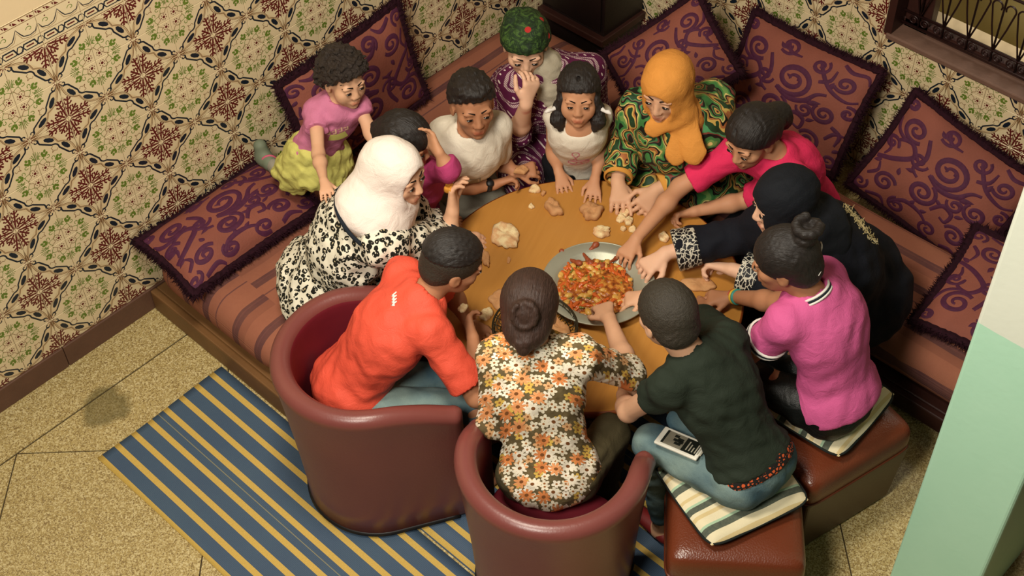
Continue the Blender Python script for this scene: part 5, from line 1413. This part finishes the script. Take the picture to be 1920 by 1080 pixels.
# ---- little girl in the white tank top
f = F_('girlwhite', .90, (1072, 480), -2, 'little girl in a white vest top with dark bunches, both hands on the table', kid=1, base=.28)
f.body(MAT['skin_mid'], dict(L=dict(curl=.12, spread=1.6), R=dict(curl=.2, spread=1.3)))
f.face(MAT['hair_brown'])
ex = []
for sg in (-1, 1):
    ex += [f.hel((sg*.068, .005, -.025), (.020, .035, .05), .02), RC(f.H(sg*.078, .01, -.05), f.H(sg*.080, .03, -.105), .022, .028, .012), RC(f.H(sg*.080, .03, -.105), f.H(sg*.068, .045, -.135), .027, .012, .012)]
ex.append(RC(f.H(0, .075, .104), f.H(0, -.07, .125), .004, None, .006, op='s'))
f.hair(MAT['hair_black'], .013, line=(.018, .62), noise=WR(5, .003, .018), extra=ex)
for sg in (-1, 1):
    pts = [f.H(sg*(.082+.012*k), .018+.008*k, -.052+.004*(k % 2)) for k in range(5)]
    mb = MB(); mb.tube(pts, [.006, .009, .006, .009, .004], 6); mb.build('hair_clip', [MAT['trim_white']], f.root, True, np.array(f.root.location))
P = [p for p in f.torso(.008, .035)]
nk = f.J['nk']; big = .3
P.append(HALF(nk-f.U*.022*f.s, f.U, nk-big, nk+big, 's', .01))
for q, sg in (('L', -1), ('R', 1)):
    s0 = nk+f.R*sg*.075*f.s
    P.append(RC(s0-f.U*.07*f.s+f.F*.085*f.s, s0+f.U*.015*f.s, .012, .010, .008)); P.append(RC(s0+f.U*.015*f.s, s0-f.U*.07*f.s-f.F*.085*f.s, .010, .012, .008))
o = f.garment('vest_top', MAT['white_cotton'], P, .0055, .0018, .07, 3)
loop = [(.012+.013*math.cos(a), .028+.016*math.sin(a)) for a in np.linspace(-1.2, 4.4, 12)]
decal(f, o, [loop, [(.016, .012), (.004, -.03)], [(.004, .012), (.022, -.022)], [(-.045, -.03), (.03, -.026)], [(-.04, -.046), (.035, -.043)], arc((-.025, -.055), .016, 0, 6.28, 12), arc((.02, -.055), .016, 0, 6.28, 12), [(-.02, -.075), (.01, -.085), (.03, -.07)]], plain('print_pink', srgb(206, 120, 140), .8), .004, 1, 'chest_print')
trousers(f, MAT['black_cloth'], .010, 1.9, name='leggings')

# ---- woman in the orange headscarf
f = F_('orangehijab', 1.0, (1120, 350), 12, 'woman in an orange headscarf and green paisley robe, picking bread apart', bulk=1.1, base=.28)
f.body(MAT['skin_light'], dict(L=dict(curl=.8, normal=(.2, -.5, -.8)), R=dict(curl=.5, point=True)))
f.face(MAT['hair_brown'])
robe(f, MAT['paisley'], (1.82, 1.80), .026, .007, 17, True, 'robe', .014)
for q in 'LR': sleeve_band(f, q, .81, 'cuff_trim', MAT['orange_cuff'], .030, .052, 1)
kn_ = at(1283, 212, .945)
fl = (nrm(CAM-kn_+A3((0, 0, -1.5))), .30)
hijab(f, MAT['orange_scarf'], .015, oc=(0, .098, -.028), open_=(.049, .060, .078), sh=.085, drape=.9, seed=8, amp=.002,
      extra=[RC(f.H(-.01, .05, -.118), kn_, .030, .030, .02), EL(kn_, np.array([f.R, f.F, f.U]), (.035, .032, .03), .02), RC(kn_, at(1300, 286, .83), .034, .046, .02, fl), RC(kn_, at(1268, 290, .81), .030, .040, .006, fl), RC(at(1266, 224, .94), at(1224, 240, .89), .032, .034, .012, fl), RC(f.H(-.065, -.01, -.02), kn_, .028, .026, .03)])

# ---- girl in hot pink reaching across
f = F_('redgirl', .97, (1235, 395), 20, 'girl in a hot pink T-shirt reaching a long bare arm into the platter', base=.28)
f.body(MAT['skin_mid'], dict(L=dict(curl=1.05, normal=(.5, .5, -.7)), R=dict(curl=.7)))
f.face(MAT['hair_black'])
ex = [f.hel((0, -.07, -.01), (.066, .05, .07), .03), f.hel((.0, -.115, -.015), (.052, .05, .05), .03), f.hel((.0, -.155, -.05), (.046, .048, .05), .03), f.hel((.0, -.17, -.10), (.036, .036, .05), .03)]
ex.append(RC(f.H(.01, .085, .088), f.H(.012, -.03, .130), .003, None, .006, op='s'))
f.hair(MAT['hair_black'], .015, line=(.008, .60), noise=WR(7, .002, .02), extra=ex)
top(f, 'tshirt', MAT['hot_pink'], (.85, .80), .016, .03, .0034, .07, 21, .008, cut=False)
trousers(f, MAT['navy_black'], .008, 1.9)

# ---- woman in black
f = F_('blackhijab', 1.0, (1230, 420), 12, 'woman in a black headscarf and black robe with silver embroidered cuffs', bulk=1.2, base=.28)
f.body(MAT['skin_pale'], dict(L=dict(curl=1.05, normal=(.5, .5, -.7)), R=dict(curl=.75)))
f.face(MAT['hair_black'])
rb = robe(f, MAT['navy_black'], (1.80, 1.86), .028, .007, 23, True, 'robe', .018)
for q, t0, t1 in (('R', .58, .87), ('L', .50, .83)):
    a, b = f.J['el'+q], f.J['wr'+q]; p0, p1 = a+(b-a)*t0, a+(b-a)*t1
    f.garment('embroidered_cuff', MAT['embroidery'], [RC(p0, p1+(b-a)*.3, .0700, .0800, .01, cuts=[(p1+(b-a)*.02, b-a), (p0, a-b)])], .005, .001, .05, 2)
hijab(f, MAT['black_scarf'], .015, oc=(0, .102, -.026), open_=(.048, .058, .076), sh=.125, drape=1.15, seed=3)
rnd = random.Random(5); me = rb.data; co = np.zeros(len(me.vertices)*3, np.float32); me.vertices.foreach_get('co', co); co = co.reshape(-1, 3)
bv = BVHTree.FromPolygons([Vector(v) for v in co], [tuple(p.vertices) for p in me.polygons]); O = A3(f.root.location); mb = MB()
for k in range(150):
    q = k/149; d = CR.T @ A3(((1585+56*q+rnd.uniform(-7, 7)-960)/CAM_F, -(384+70*q+rnd.uniform(-5, 5)-540)/CAM_F, 1.0))
    h = bv.ray_cast(Vector(CAM-O), Vector(nrm(d)))
    if h[0] is None: continue
    p = A3(h[0]); e = nrm(A3([rnd.uniform(-1, 1) for _ in range(3)])+A3(h[1])*.4); mb.tube([p-e*.004, p+e*.012], [.0018, .0008], 4)
spine = []
for q in np.linspace(0, 1, 24):
    d = CR.T @ A3(((1585+56*q-960)/CAM_F, -(384+70*q-540)/CAM_F, 1.0)); h = bv.ray_cast(Vector(CAM-O), Vector(nrm(d)))
    if h[0] is not None: spine.append(A3(h[0]))
mb.tube(spine, .004, 6)
mb.build('embroidered_trim', [MAT['gold_thread']], f.root, False)

# ---- girl in the pink polo, back to us
f = F_('polo', .97, (1290, 455), 14, 'girl in a pink polo shirt with dark hair in a bun, seated on an ottoman', base=.44)
f.body(MAT['skin_tan'], dict(L=dict(curl=.5), R=dict(curl=.7)))
f.face(MAT['hair_black'])
ex = [f.hel((0, -.075, .108), (.046, .042, .036), .008), f.hel((0, -.06, -.03), (.06, .05, .05), .03)]
for k in range(9):
    a0, a1 = 6.0*k/9, 6.0*(k+1)/9; q = lambda a: f.H(.034*math.cos(a), -.088-.034*math.sin(a), .128+.004*a); ex.append(RC(q(a0), q(a1), .015, None, .004))
f.hair(MAT['hair_black'], .011, line=(-.035, .50), noise=WR(9, .0015, .014), extra=ex)
for (u, r0) in ((.02, .03), (-.03, .0)):
    pts = [f.H(r0+.05*math.cos(a)-.01, -.085-.03*math.sin(a), u+.012*math.sin(a)) for a in np.linspace(.9, 2.3, 8)]
    mb = MB(); mb.tube(pts, .0022, 6); mb.build('hair_clip', [MAT['trim_white']], f.root, True, np.array(f.root.location))
top(f, 'polo_shirt', MAT['polo_pink'], (.44, .5), .021, .012, .0022, .08, 27, .010)
for tt, mt_ in ((.435, 'trim_white'), (.408, 'trim_navy'), (.381, 'trim_white')): sleeve_band(f, 'L', tt, 'sleeve_stripe', MAT[mt_], .007, .0665)
for dz, mt_ in ((0, 'trim_white'), (.007, 'trim_navy'), (.014, 'trim_white')): ring_band(f, 'collar_stripe', MAT[mt_], f.J['nk']+f.U*(.000+dz)-f.F*.006, f.U+f.F*.3, .0665-dz*.5, .007, None, .92)
trousers(f, MAT['black_shiny'], .005, 1.9)
w_ = f.J['wrR']; d = nrm(w_-f.J['elR'])
ring_band(f, 'bracelet', plain('band_yellow', srgb(210, 170, 40), .5), w_-d*.008, d, .0265*f.s, .009); ring_band(f, 'bracelet', plain('band_teal', srgb(50, 140, 130), .5), w_-d*.021, d, .0275*f.s, .009); ring_band(f, 'bracelet', plain('band_red', srgb(176, 50, 36), .5), w_-d*.0005, d, .0262*f.s, .005)

# ---- boy in the dark T-shirt with the tablet
f = F_('blackboy', .97, (1140, 480), 16, 'boy in a dark green-black T-shirt and faded jeans with a tablet on his lap', base=.44)
f.body(MAT['skin_light'], dict(L=dict(curl=.3), R=dict(curl=.6)))
f.face(MAT['hair_short'])
f.hair(MAT['hair_short'], .010, line=(-.030, .55), noise=WR(14, .0018, .012))
top(f, 'tshirt', MAT['charcoal_green'], (.40, .60), .018, -.030, .0042, .075, 31, .010)
trousers(f, MAT['denim'], .008, 1.9, .004, 5, 'jeans')
A = np.array([f.R, f.F, f.U]); pv = f.J['pv']
t = NT('waistband_print', .8, .3); v = t.coord('pat'); px, py, pz = t.sep(v)
gl_ = t.voro(t.vmath('MULTIPLY', v, (1, 1.2, 1)), 75, 'DISTANCE_TO_EDGE', .9).outputs['Distance']
t.base(t.mix(t.math('GREATER_THAN', gl_, .20), srgb(24, 20, 18), srgb(196, 84, 40)))
f.garment('waistband', t.m, [EL(pv+f.U*.002, A, A3((.152, .120, .114))*f.s+.0165, .01, cuts=[(pv+f.U*.050, f.U), (pv+f.U*.006, -f.U)])], .005, 0)
plain('shoe_red', srgb(120, 26, 24), .6)
f.garment('shoe', MAT['shoe_red'], f.feet(.006)[1:2], .005, 0); f.garment('shoe', MAT['shoe_red'], f.feet(.006)[3:4], .005, 0)

# ---- toddler kneeling on the bench cushion
f = F_('toddler', .86, (770, 262), 8, 'curly-haired toddler in a pink T-shirt and yellow-green skirt kneeling on the cushion', kid=1, base=.44, ank=True)
f.body(MAT['skin_light'], dict(L=dict(curl=.3), R=dict(curl=.3, spread=1.4)), feet=False)
f.face(MAT['hair_curly'])
f.hair(MAT['hair_curly'], .026, vox=.0045, line=(.024, .62), noise=WR(17, .010, .026, 9), extra=[f.hel((0, -.05, .0), (.095, .06, .07), .03), f.hel((.0, .03, .10), (.075, .06, .035), .02)])
o = top(f, 'tshirt', MAT['toddler_pink'], (.42, .42), .012, .04, .004, .06, 33, .012, cut=False)
decal(f, o, [[(-.045+.022*k, .040), (-.045+.022*k, .018), (-.034+.022*k, .018)] for k in range(4)]+[[(-.04+.022*k, .032), (-.03+.022*k, .034)] for k in range(4)], plain('print_cream', srgb(222, 180, 150), .8), .006, 1, 'chest_print')
decal(f, o, [[(-.035-.002*k, .004-.008*k), (.020+.002*k, .006-.008*k)] for k in range(5)], MAT['lime_skirt'], .009, 1, 'chest_motif')
j = f.J; P = [RC(j['pv']+f.U*.02, j['pv']-A3((0, 0, .06)), .092, .125, .02, cuts=[(j['pv']-A3((0, 0, .10)), (0, 0, -1))])]
for q in 'LR': P.append(RC(f.hip[q], f.hip[q]*.35+j['kn'+q]*.65, .075, .085, .03, cuts=[(f.hip[q]*.25+j['kn'+q]*.75, j['kn'+q]-f.hip[q])]))
f.garment('skirt', MAT['lime_skirt'], P, .005, .007, .05, 8)
P = []
for q in 'LR': P += [RC(f.hip[q], j['kn'+q], .050, .040, .02), RC(j['kn'+q], j['kn'+q]*.3+j['an'+q]*.7, .038, .030, .02)]
f.garment('leggings', MAT['grey_cloth'], P, .005, .002, .05, 2)
plain('shoe_grey', srgb(110, 118, 96), .7); plain('shoe_pink', srgb(196, 84, 110), .6)
for q in 'LR':
    a = j['an'+q]; d = nrm(j['an'+q]-j['kn'+q]); 
    o = blob_mesh('shoe', [RC(a-d*.02, a+d*.030-A3((0, 0, .0)), .034, .030, .01, (f.R, .9)), RC(a+d*.02, a+d*.03+A3((0, 0, .055)), .030, .026, .02)], .004, MAT['shoe_grey'], f.root)
    mb = MB(); mb.tube([a+f.R*.03*math.cos(t_)-d*.018+A3((0, 0, .034*math.sin(t_))) for t_ in np.linspace(0, 6.28, 16)], .005, 6); mb.build('shoe_bow', [MAT['shoe_pink']], f.root, True, np.array(f.root.location))
# ================================================================== food and small things
t = NT('bread', .85, .2); v = t.coord()
n = t.noise(v, 34, 4); z = t.sep(v)[2]
t.base(t.mix(t.ramp(n.outputs[0], [(.40, (0, 0, 0, 1)), (.62, (1, 1, 1, 1))]), srgb(228, 206, 158), srgb(206, 160, 114))); t.bump(t.noise(v, 160, 3).outputs[0], .5, .004)
t = NT('crust', .8, .25); v = t.coord(); n = t.noise(v, 40, 4)
t.base(t.mix(n.outputs[0], srgb(164, 108, 64), srgb(204, 158, 110))); t.bump(t.noise(v, 120, 3).outputs[0], .4, .003)
def bread(name, label, px, py, wpx, hpx, th, mat, seed, rot=0, z=None, cat='bread', group='bread pieces on the table', lumps=3):
    z0 = TZ if z is None else z
    c = at(px, py, z0+th*.5); sc = np.dot(c-CAM, CR[2])/CAM_F
    a, b = wpx*sc/2, hpx*sc/2/.74; rnd = random.Random(seed)
    r_ = math.radians(rot); X = nrm(CR[0]*A3((1, 1, 0))); Y = np.cross((0, 0, 1.0), X)
    X, Y = X*math.cos(r_)+Y*math.sin(r_), Y*math.cos(r_)-X*math.sin(r_)
    K = 26; ph = [rnd.uniform(0, 6.28) for _ in range(6)]
    nc = max(4, lumps+2); cor = sorted(2*math.pi*(k+rnd.uniform(-.28, .28))/nc for k in range(nc)); crr = [rnd.uniform(.80, 1.15) for _ in range(nc)]
    cxy = [(r0*math.cos(q), r0*math.sin(q)) for q, r0 in zip(cor, crr)]
    def Rr(q):
        d_ = (math.cos(q), math.sin(q)); best = 1.0
        for i in range(nc):
            (x1, y1), (x2, y2) = cxy[i], cxy[(i+1) % nc]; den = d_[0]*(y2-y1)-d_[1]*(x2-x1)
            if abs(den) < 1e-6: continue
            t_ = (x1*(y2-y1)-y1*(x2-x1))/den; u_ = (x1*d_[1]-y1*d_[0])/den
            if t_ > 0 and -1e-6 <= u_ <= 1+1e-6: best = t_; break
        return best+.03*math.sin(9*q+ph[2])
    jag = [rnd.uniform(-.06, .06) for _ in range(K)]
    V = []; F = []; rings = ((0.0, 1.0), (.35, 1.0), (.65, 1.05), (.88, .95), (1.0, .60), (.98, .18), (.9, 0.0))
    for r_i, (rr, hh) in enumerate(rings):
        for k in range(K):
            q = 2*math.pi*k/K; R_ = (Rr(q)+jag[k]*rr)*max(rr, .02)
            x, y = a*R_*math.cos(q), b*R_*math.sin(q)
            zz = th*hh*(1+.30*math.sin(90*x+ph[3])*math.sin(80*y+ph[4])+.12*rnd.uniform(-1, 1)*(rr > .3)) if hh else 0
            V.append(X*x+Y*y+A3((0, 0, zz)))
    for i in range(len(rings)-1):
        for k in range(K): F.append((i*K+k, (i+1)*K+k, (i+1)*K+(k+1) % K, i*K+(k+1) % K))
    F.append(tuple(range(K))); F.append(tuple((len(rings)-1)*K+k for k in range(K))[::-1])
    g = mesh_obj(name, V, F, [MAT[mat]], None, True); g.location = (c[0], c[1], c[2]-th/2)
    return tag(g, label, cat, group)
bread('bread_piece', 'crumpled square of torn flatbread by itself between the boys', 948, 442, 56, 58, .022, 'bread', 1, 10, lumps=6)
bread('bread_crust', 'wedge of bread with a smooth brown crust near the little girl', 1036, 387, 32, 36, .026, 'crust', 2, 30)
bread('bread_piece', 'small torn bread scrap beside the white T-shirt boy\'s hands', 1003, 355, 26, 18, .016, 'bread', 3)
bread('bread_crumb', 'tiny yellow bread morsel next to the small scrap', 1019, 363, 12, 11, .012, 'crust', 4, lumps=2)
bread('bread_crumb', 'single pale bread crumb lying above the crusty wedge', 996, 386, 14, 12, .010, 'bread', 5, lumps=2)
bread('bread_heel', 'long crusty bread heel in front of the orange headscarf woman\'s hands', 1108, 395, 50, 34, .030, 'crust', 6, 20)
bread('bread_piece', 'pale torn bread piece just above the metal platter rim', 1128, 433, 38, 26, .016, 'bread', 7, -25, lumps=4)
for k, (x, y, w_, h_) in enumerate(((1172, 398, 24, 20), (1180, 414, 22, 18), (1164, 410, 18, 16), (1168, 428, 12, 10), (1186, 430, 14, 12))):
    bread('bread_crumb', 'shredded bread crumb in the little heap below the orange headscarf woman\'s fingers', x, y, w_, h_, .016, 'bread', 20+k, 20*k, group='shredded bread heap', lumps=3)
bread('bread_piece', 'flat bread strip behind the orange T-shirt boy\'s head', 911, 485, 20, 40, .014, 'crust', 8, 10)
bread('bread_slab', 'flat brown bread slab tucked beside the wire basket', 936, 562, 44, 42, .016, 'crust', 9, 30)
bread('bread_piece', 'pale torn bread next to the orange T-shirt boy\'s hand', 911, 589, 28, 24, .016, 'bread', 10)
bread('bread_slab', 'wide flat piece of bread near the yellow and teal bracelets', 1312, 532, 64, 28, .012, 'crust', 11, -8, lumps=5)
bread('bread_piece', 'bread scrap beside the reaching black embroidered sleeve', 1244, 444, 24, 20, .016, 'bread', 12)
bread('bread_piece', 'little bread scrap at the floral sleeve\'s elbow', 1199, 690, 13, 20, .014, 'bread', 13, lumps=2)
bread('food_speck', 'tiny orange sauce speck on the bare table top', 954, 487, 8, 16, .004, 'crust', 14, cat='food', group='spilled food')
bread('bread_piece', 'bread scrap held in the orange T-shirt boy\'s fingers', 868, 578, 26, 14, .014, 'bread', 15, 20, z=.665, group='bread held in hands')
bread('bread_piece', 'bread being torn between the white T-shirt boy\'s hands', 978, 318, 34, 16, .016, 'crust', 16, 10, z=.575, group='bread held in hands')
plain('morsel', srgb(206, 140, 50), .6, .4, .3, 40)
bread('food_morsel', 'saffron yellow food morsel held up by the woman in the white headscarf', 842, 350, 20, 24, .026, 'morsel', 17, z=.775, cat='food', group='food held in hands')

# ---- metal platter
plain('platter_metal', srgb(168, 168, 150), .5, .5, .1, 12, .1, 60, metal=.55)
PC = (1.667, 1.546)
pt_ = tag(empty('platter', (PC[0], PC[1], TZ)), 'large round metal platter heaped with the shared stew', 'platter')
mb = MB(); mb.lathe([(.001, .001), (.112, .001), (.126, .006), (.150, .036), (.158, .038), (.192, .044), (.196, .042), (.196, .039), (.158, .033), (.152, .031), (.128, .0005), (.001, .0)], 72); mb.build('platter_dish', [MAT['platter_metal']], pt_)
mb = MB(); mb.tube([(.1945*math.cos(2*math.pi*k/72), .1945*math.sin(2*math.pi*k/72), .0425) for k in range(72)], .0026, 6, 0, True); mb.build('platter_rim', [MAT['platter_metal']], pt_)
# ---- stew
t = NT('stew_sauce', .28, .5); v = t.coord(); n = t.noise(v, 55, 4)
t.base(t.ramp(n.outputs[0], [(.30, srgb(96, 44, 16)), (.48, srgb(160, 84, 28)), (.60, srgb(196, 134, 56)), (.72, srgb(134, 92, 40))])); t.bump(n.outputs[0], .8, .008)
plain('carrot', srgb(196, 92, 36), .35, .5, .2, 60); plain('potato', srgb(206, 158, 76), .4, .5, .15, 60); plain('pepper', srgb(112, 104, 34), .35, .5, .25, 60); plain('meat', srgb(140, 66, 34), .5, .4, .3, 60); plain('rice', srgb(222, 204, 160), .6, .4, .1, 60)
sx = at(1112, 534, TZ+.03)
BOT = [((0, 0, TZ+.004), (0, 0, -1))]
stew = blob_mesh('stew', [EL((sx[0], sx[1], TZ+.012), np.eye(3), (.140, .140, .022), .02, cuts=BOT), EL((sx[0]-.03, sx[1]+.04, TZ+.018), np.eye(3), (.075, .075, .024), .02, cuts=BOT), EL((sx[0]+.05, sx[1]-.04, TZ+.014), np.eye(3), (.06, .06, .018), .02, cuts=BOT)], .0035, MAT['stew_sauce'], None, wrinkle(3, .003, .02, 9))
tag(stew, 'orange vegetable stew spread over the metal platter', 'food', kind='stuff')
rnd = random.Random(11)
def chunk(kind, seed):
    r = random.Random(seed)
    if kind == 'carrot': P = [RC((-.018, 0, 0), (0, .004, .002), .0052, .0062, .004, ((0, 0, 1.0), .7)), RC((0, .004, .002), (.020, 0, 0), .0062, .0045, .004, ((0, 0, 1.0), .7))]
    elif kind == 'potato': P = [EL((0, 0, 0), np.eye(3), (.012, .009, .007), .004), EL((.006, .003, .001), np.eye(3), (.008, .008, .006), .004)]
    elif kind == 'pepper': P = [RC((-.010, -.004, 0), (0, .004, 0), .004, .0045, .003), RC((0, .004, 0), (.010, -.003, 0), .0045, .003, .003)]
    elif kind == 'meat': P = [RC((-.022, 0, 0), (.020, .002, .002), .004, .008, .004), EL((.022, .003, .003), np.eye(3), (.011, .010, .008), .006)]
    o = blob_mesh('c', P, .0024, MAT[kind], None, wrinkle(seed, .001, .010, 6)); me = o.data; bpy.data.objects.remove(o); return me
WORDS = dict(carrot=('carrot_strip', 'orange carrot strip in the stew on the metal platter', 'vegetable', 'carrot strips in the stew'), potato=('potato_chunk', 'golden potato chunk in the stew on the metal platter', 'vegetable', 'potato chunks in the stew'),
             pepper=('pepper_piece', 'olive green pepper piece in the stew on the metal platter', 'vegetable', 'pepper pieces in the stew'), meat=('chicken_bone', 'brown chicken bone on the metal platter', 'food', 'chicken bones on the platter'))
for kind, cnt in (('carrot', 70), ('potato', 50), ('pepper', 40), ('meat', 6)):
    meshes = [chunk(kind, 40+k) for k in range(3)]
    nm, lb, ct, gp = WORDS[kind]
    for k in range(cnt):
        o = bpy.data.objects.new(nm, meshes[k % 3]); COL.objects.link(o); tag(o, lb, ct, gp)
        if kind == 'meat':
            x, y = at(*((1075, 492), (1062, 478), (1100, 487), (1108, 470), (1150, 490), (1118, 500))[k], TZ+.03)[:2]; r = .0
            o.location = (x, y, TZ+.034)
        else:
            a = rnd.uniform(0, 6.283); r = .132*math.sqrt(rnd.random()); x, y = sx[0]+r*math.cos(a), sx[1]+r*math.sin(a)
            o.location = (x, y, TZ+.012+.022*math.sqrt(max(0, 1-(r/.145)**2))+rnd.uniform(-.002, .005))
        o.rotation_euler = (rnd.uniform(-.4, .4), rnd.uniform(-.4, .4), rnd.uniform(0, 6.28)); s_ = rnd.uniform(.8, 1.25); o.scale = (s_, s_, s_)

# ---- wire bread basket
plain('wire_bronze', srgb(62, 58, 44), .4, .5, .2, 30, metal=.6)
BC = at(1003, 612, TZ+.05)
bk = tag(empty('wire_basket', (BC[0], BC[1], TZ)), 'dark wire bread basket beside the metal platter', 'basket')
def ringp(r, z, n=60): return [(r*math.cos(2*math.pi*k/n), r*math.sin(2*math.pi*k/n), z) for k in range(n)]
for r, z, w_, nm in ((.142, .052, .004, 'rim_ring'), (.136, .040, .0022, 'upper_ring'), (.118, .018, .0022, 'lower_ring'), (.088, .004, .0035, 'base_ring')):
    mb = MB(); mb.tube(ringp(r, z), w_, 6, 0, True); mb.build(nm, [MAT['wire_bronze']], bk)
mb = MB()
for k in range(56):
    a = 2*math.pi*k/56; a2 = a+.12*(1 if k % 2 else -1)
    mb.tube([(.142*math.cos(a), .142*math.sin(a), .052), (.125*math.cos(a2), .125*math.sin(a2), .026), (.088*math.cos(a2), .088*math.sin(a2), .004)], .0017, 5)
mb.build('wire_ribs', [MAT['wire_bronze']], bk)
mb = MB()
for k in range(9):
    x = -.08+.02*k; h_ = math.sqrt(max(0, .088**2-x*x)); mb.tube([(x, -h_, .004), (x, h_, .004)], .0015, 5); mb.tube([(-h_, x, .005), (h_, x, .005)], .0015, 5)
mb.build('wire_floor', [MAT['wire_bronze']], bk)
bread('bread_slab', 'rounded bread wedge lying in the wire basket', 1050, 617, 44, 44, .026, 'crust', 31, 20, z=TZ+.012, group='bread in the basket')
bread('bread_slab', 'larger bread round lying in the wire basket behind the pinned-up hair', 985, 606, 70, 50, .024, 'crust', 32, 0, z=TZ+.010, group='bread in the basket')

# ---- tablet on the boy's thigh
plain('tablet_white', srgb(224, 220, 206), .35, .5, .03); plain('screen_grey', srgb(126, 120, 104), .25, .5, .15, 50); plain('screen_dark', srgb(26, 30, 26), .25, .5, .1); plain('screen_text', srgb(170, 164, 146), .3, .5, .05)
z0 = .600
p0, p1, p2 = at(1225, 828, z0), at(1321, 869, z0+.024), at(1247, 800, z0)
u = nrm(p1-p0); w_ = p2-p0; v_ = nrm(w_-u*np.dot(w_, u)); n_ = np.cross(u, v_); n_ = n_ if n_[2] > 0 else -n_
tb = tag(empty('tablet', tuple(p0)), 'white tablet with a grey picture on screen lying on the boy\'s jeans', 'tablet')
TWd, THt = .150, np.linalg.norm(w_)*1.06
def tq(nm, a0, a1, b0, b1, h0, h1, mat, par):
    V = [A3(a*u+b*v_+h*n_) for h in (h0, h1) for a, b in ((a0, b0), (a1, b0), (a1, b1), (a0, b1))]
    return mesh_obj(nm, V, [(0,3,2,1),(4,5,6,7),(0,1,5,4),(1,2,6,5),(2,3,7,6),(3,0,4,7)], [MAT[mat]], par, False)
bd = bevel(tq('tablet_case', 0, TWd, 0, THt, -.010, 0, 'tablet_white', tb), .004, 3)
sc_ = tq('screen', .018, TWd-.012, .010, THt-.010, .0001, .0008, 'screen_grey', tb)
tq('screen_header', .018, .026, .010, THt-.010, .0009, .0011, 'screen_dark', sc_)
tq('screen_footer', .088, .096, .010, THt-.010, .0009, .0011, 'screen_dark', sc_)
tq('screen_panel', .096, TWd-.012, .010, THt-.010, .0009, .0010, 'screen_dark', sc_)
for k, (a_, b_, l_) in enumerate(((.05, .045, .03), (.058, .03, .022), (.062, .055, .02), (.048, .065, .015), (.07, .042, .014))):
    tq('picture_figure', a_, a_+l_, b_*THt/.1, b_*THt/.1+.010, .0009, .0012, 'screen_dark', sc_)
for k in range(6): tq('text_line', .101+.010*k, .105+.010*k, .018, THt-.02-.008*(k % 3), .0011, .0013, 'screen_text', sc_)
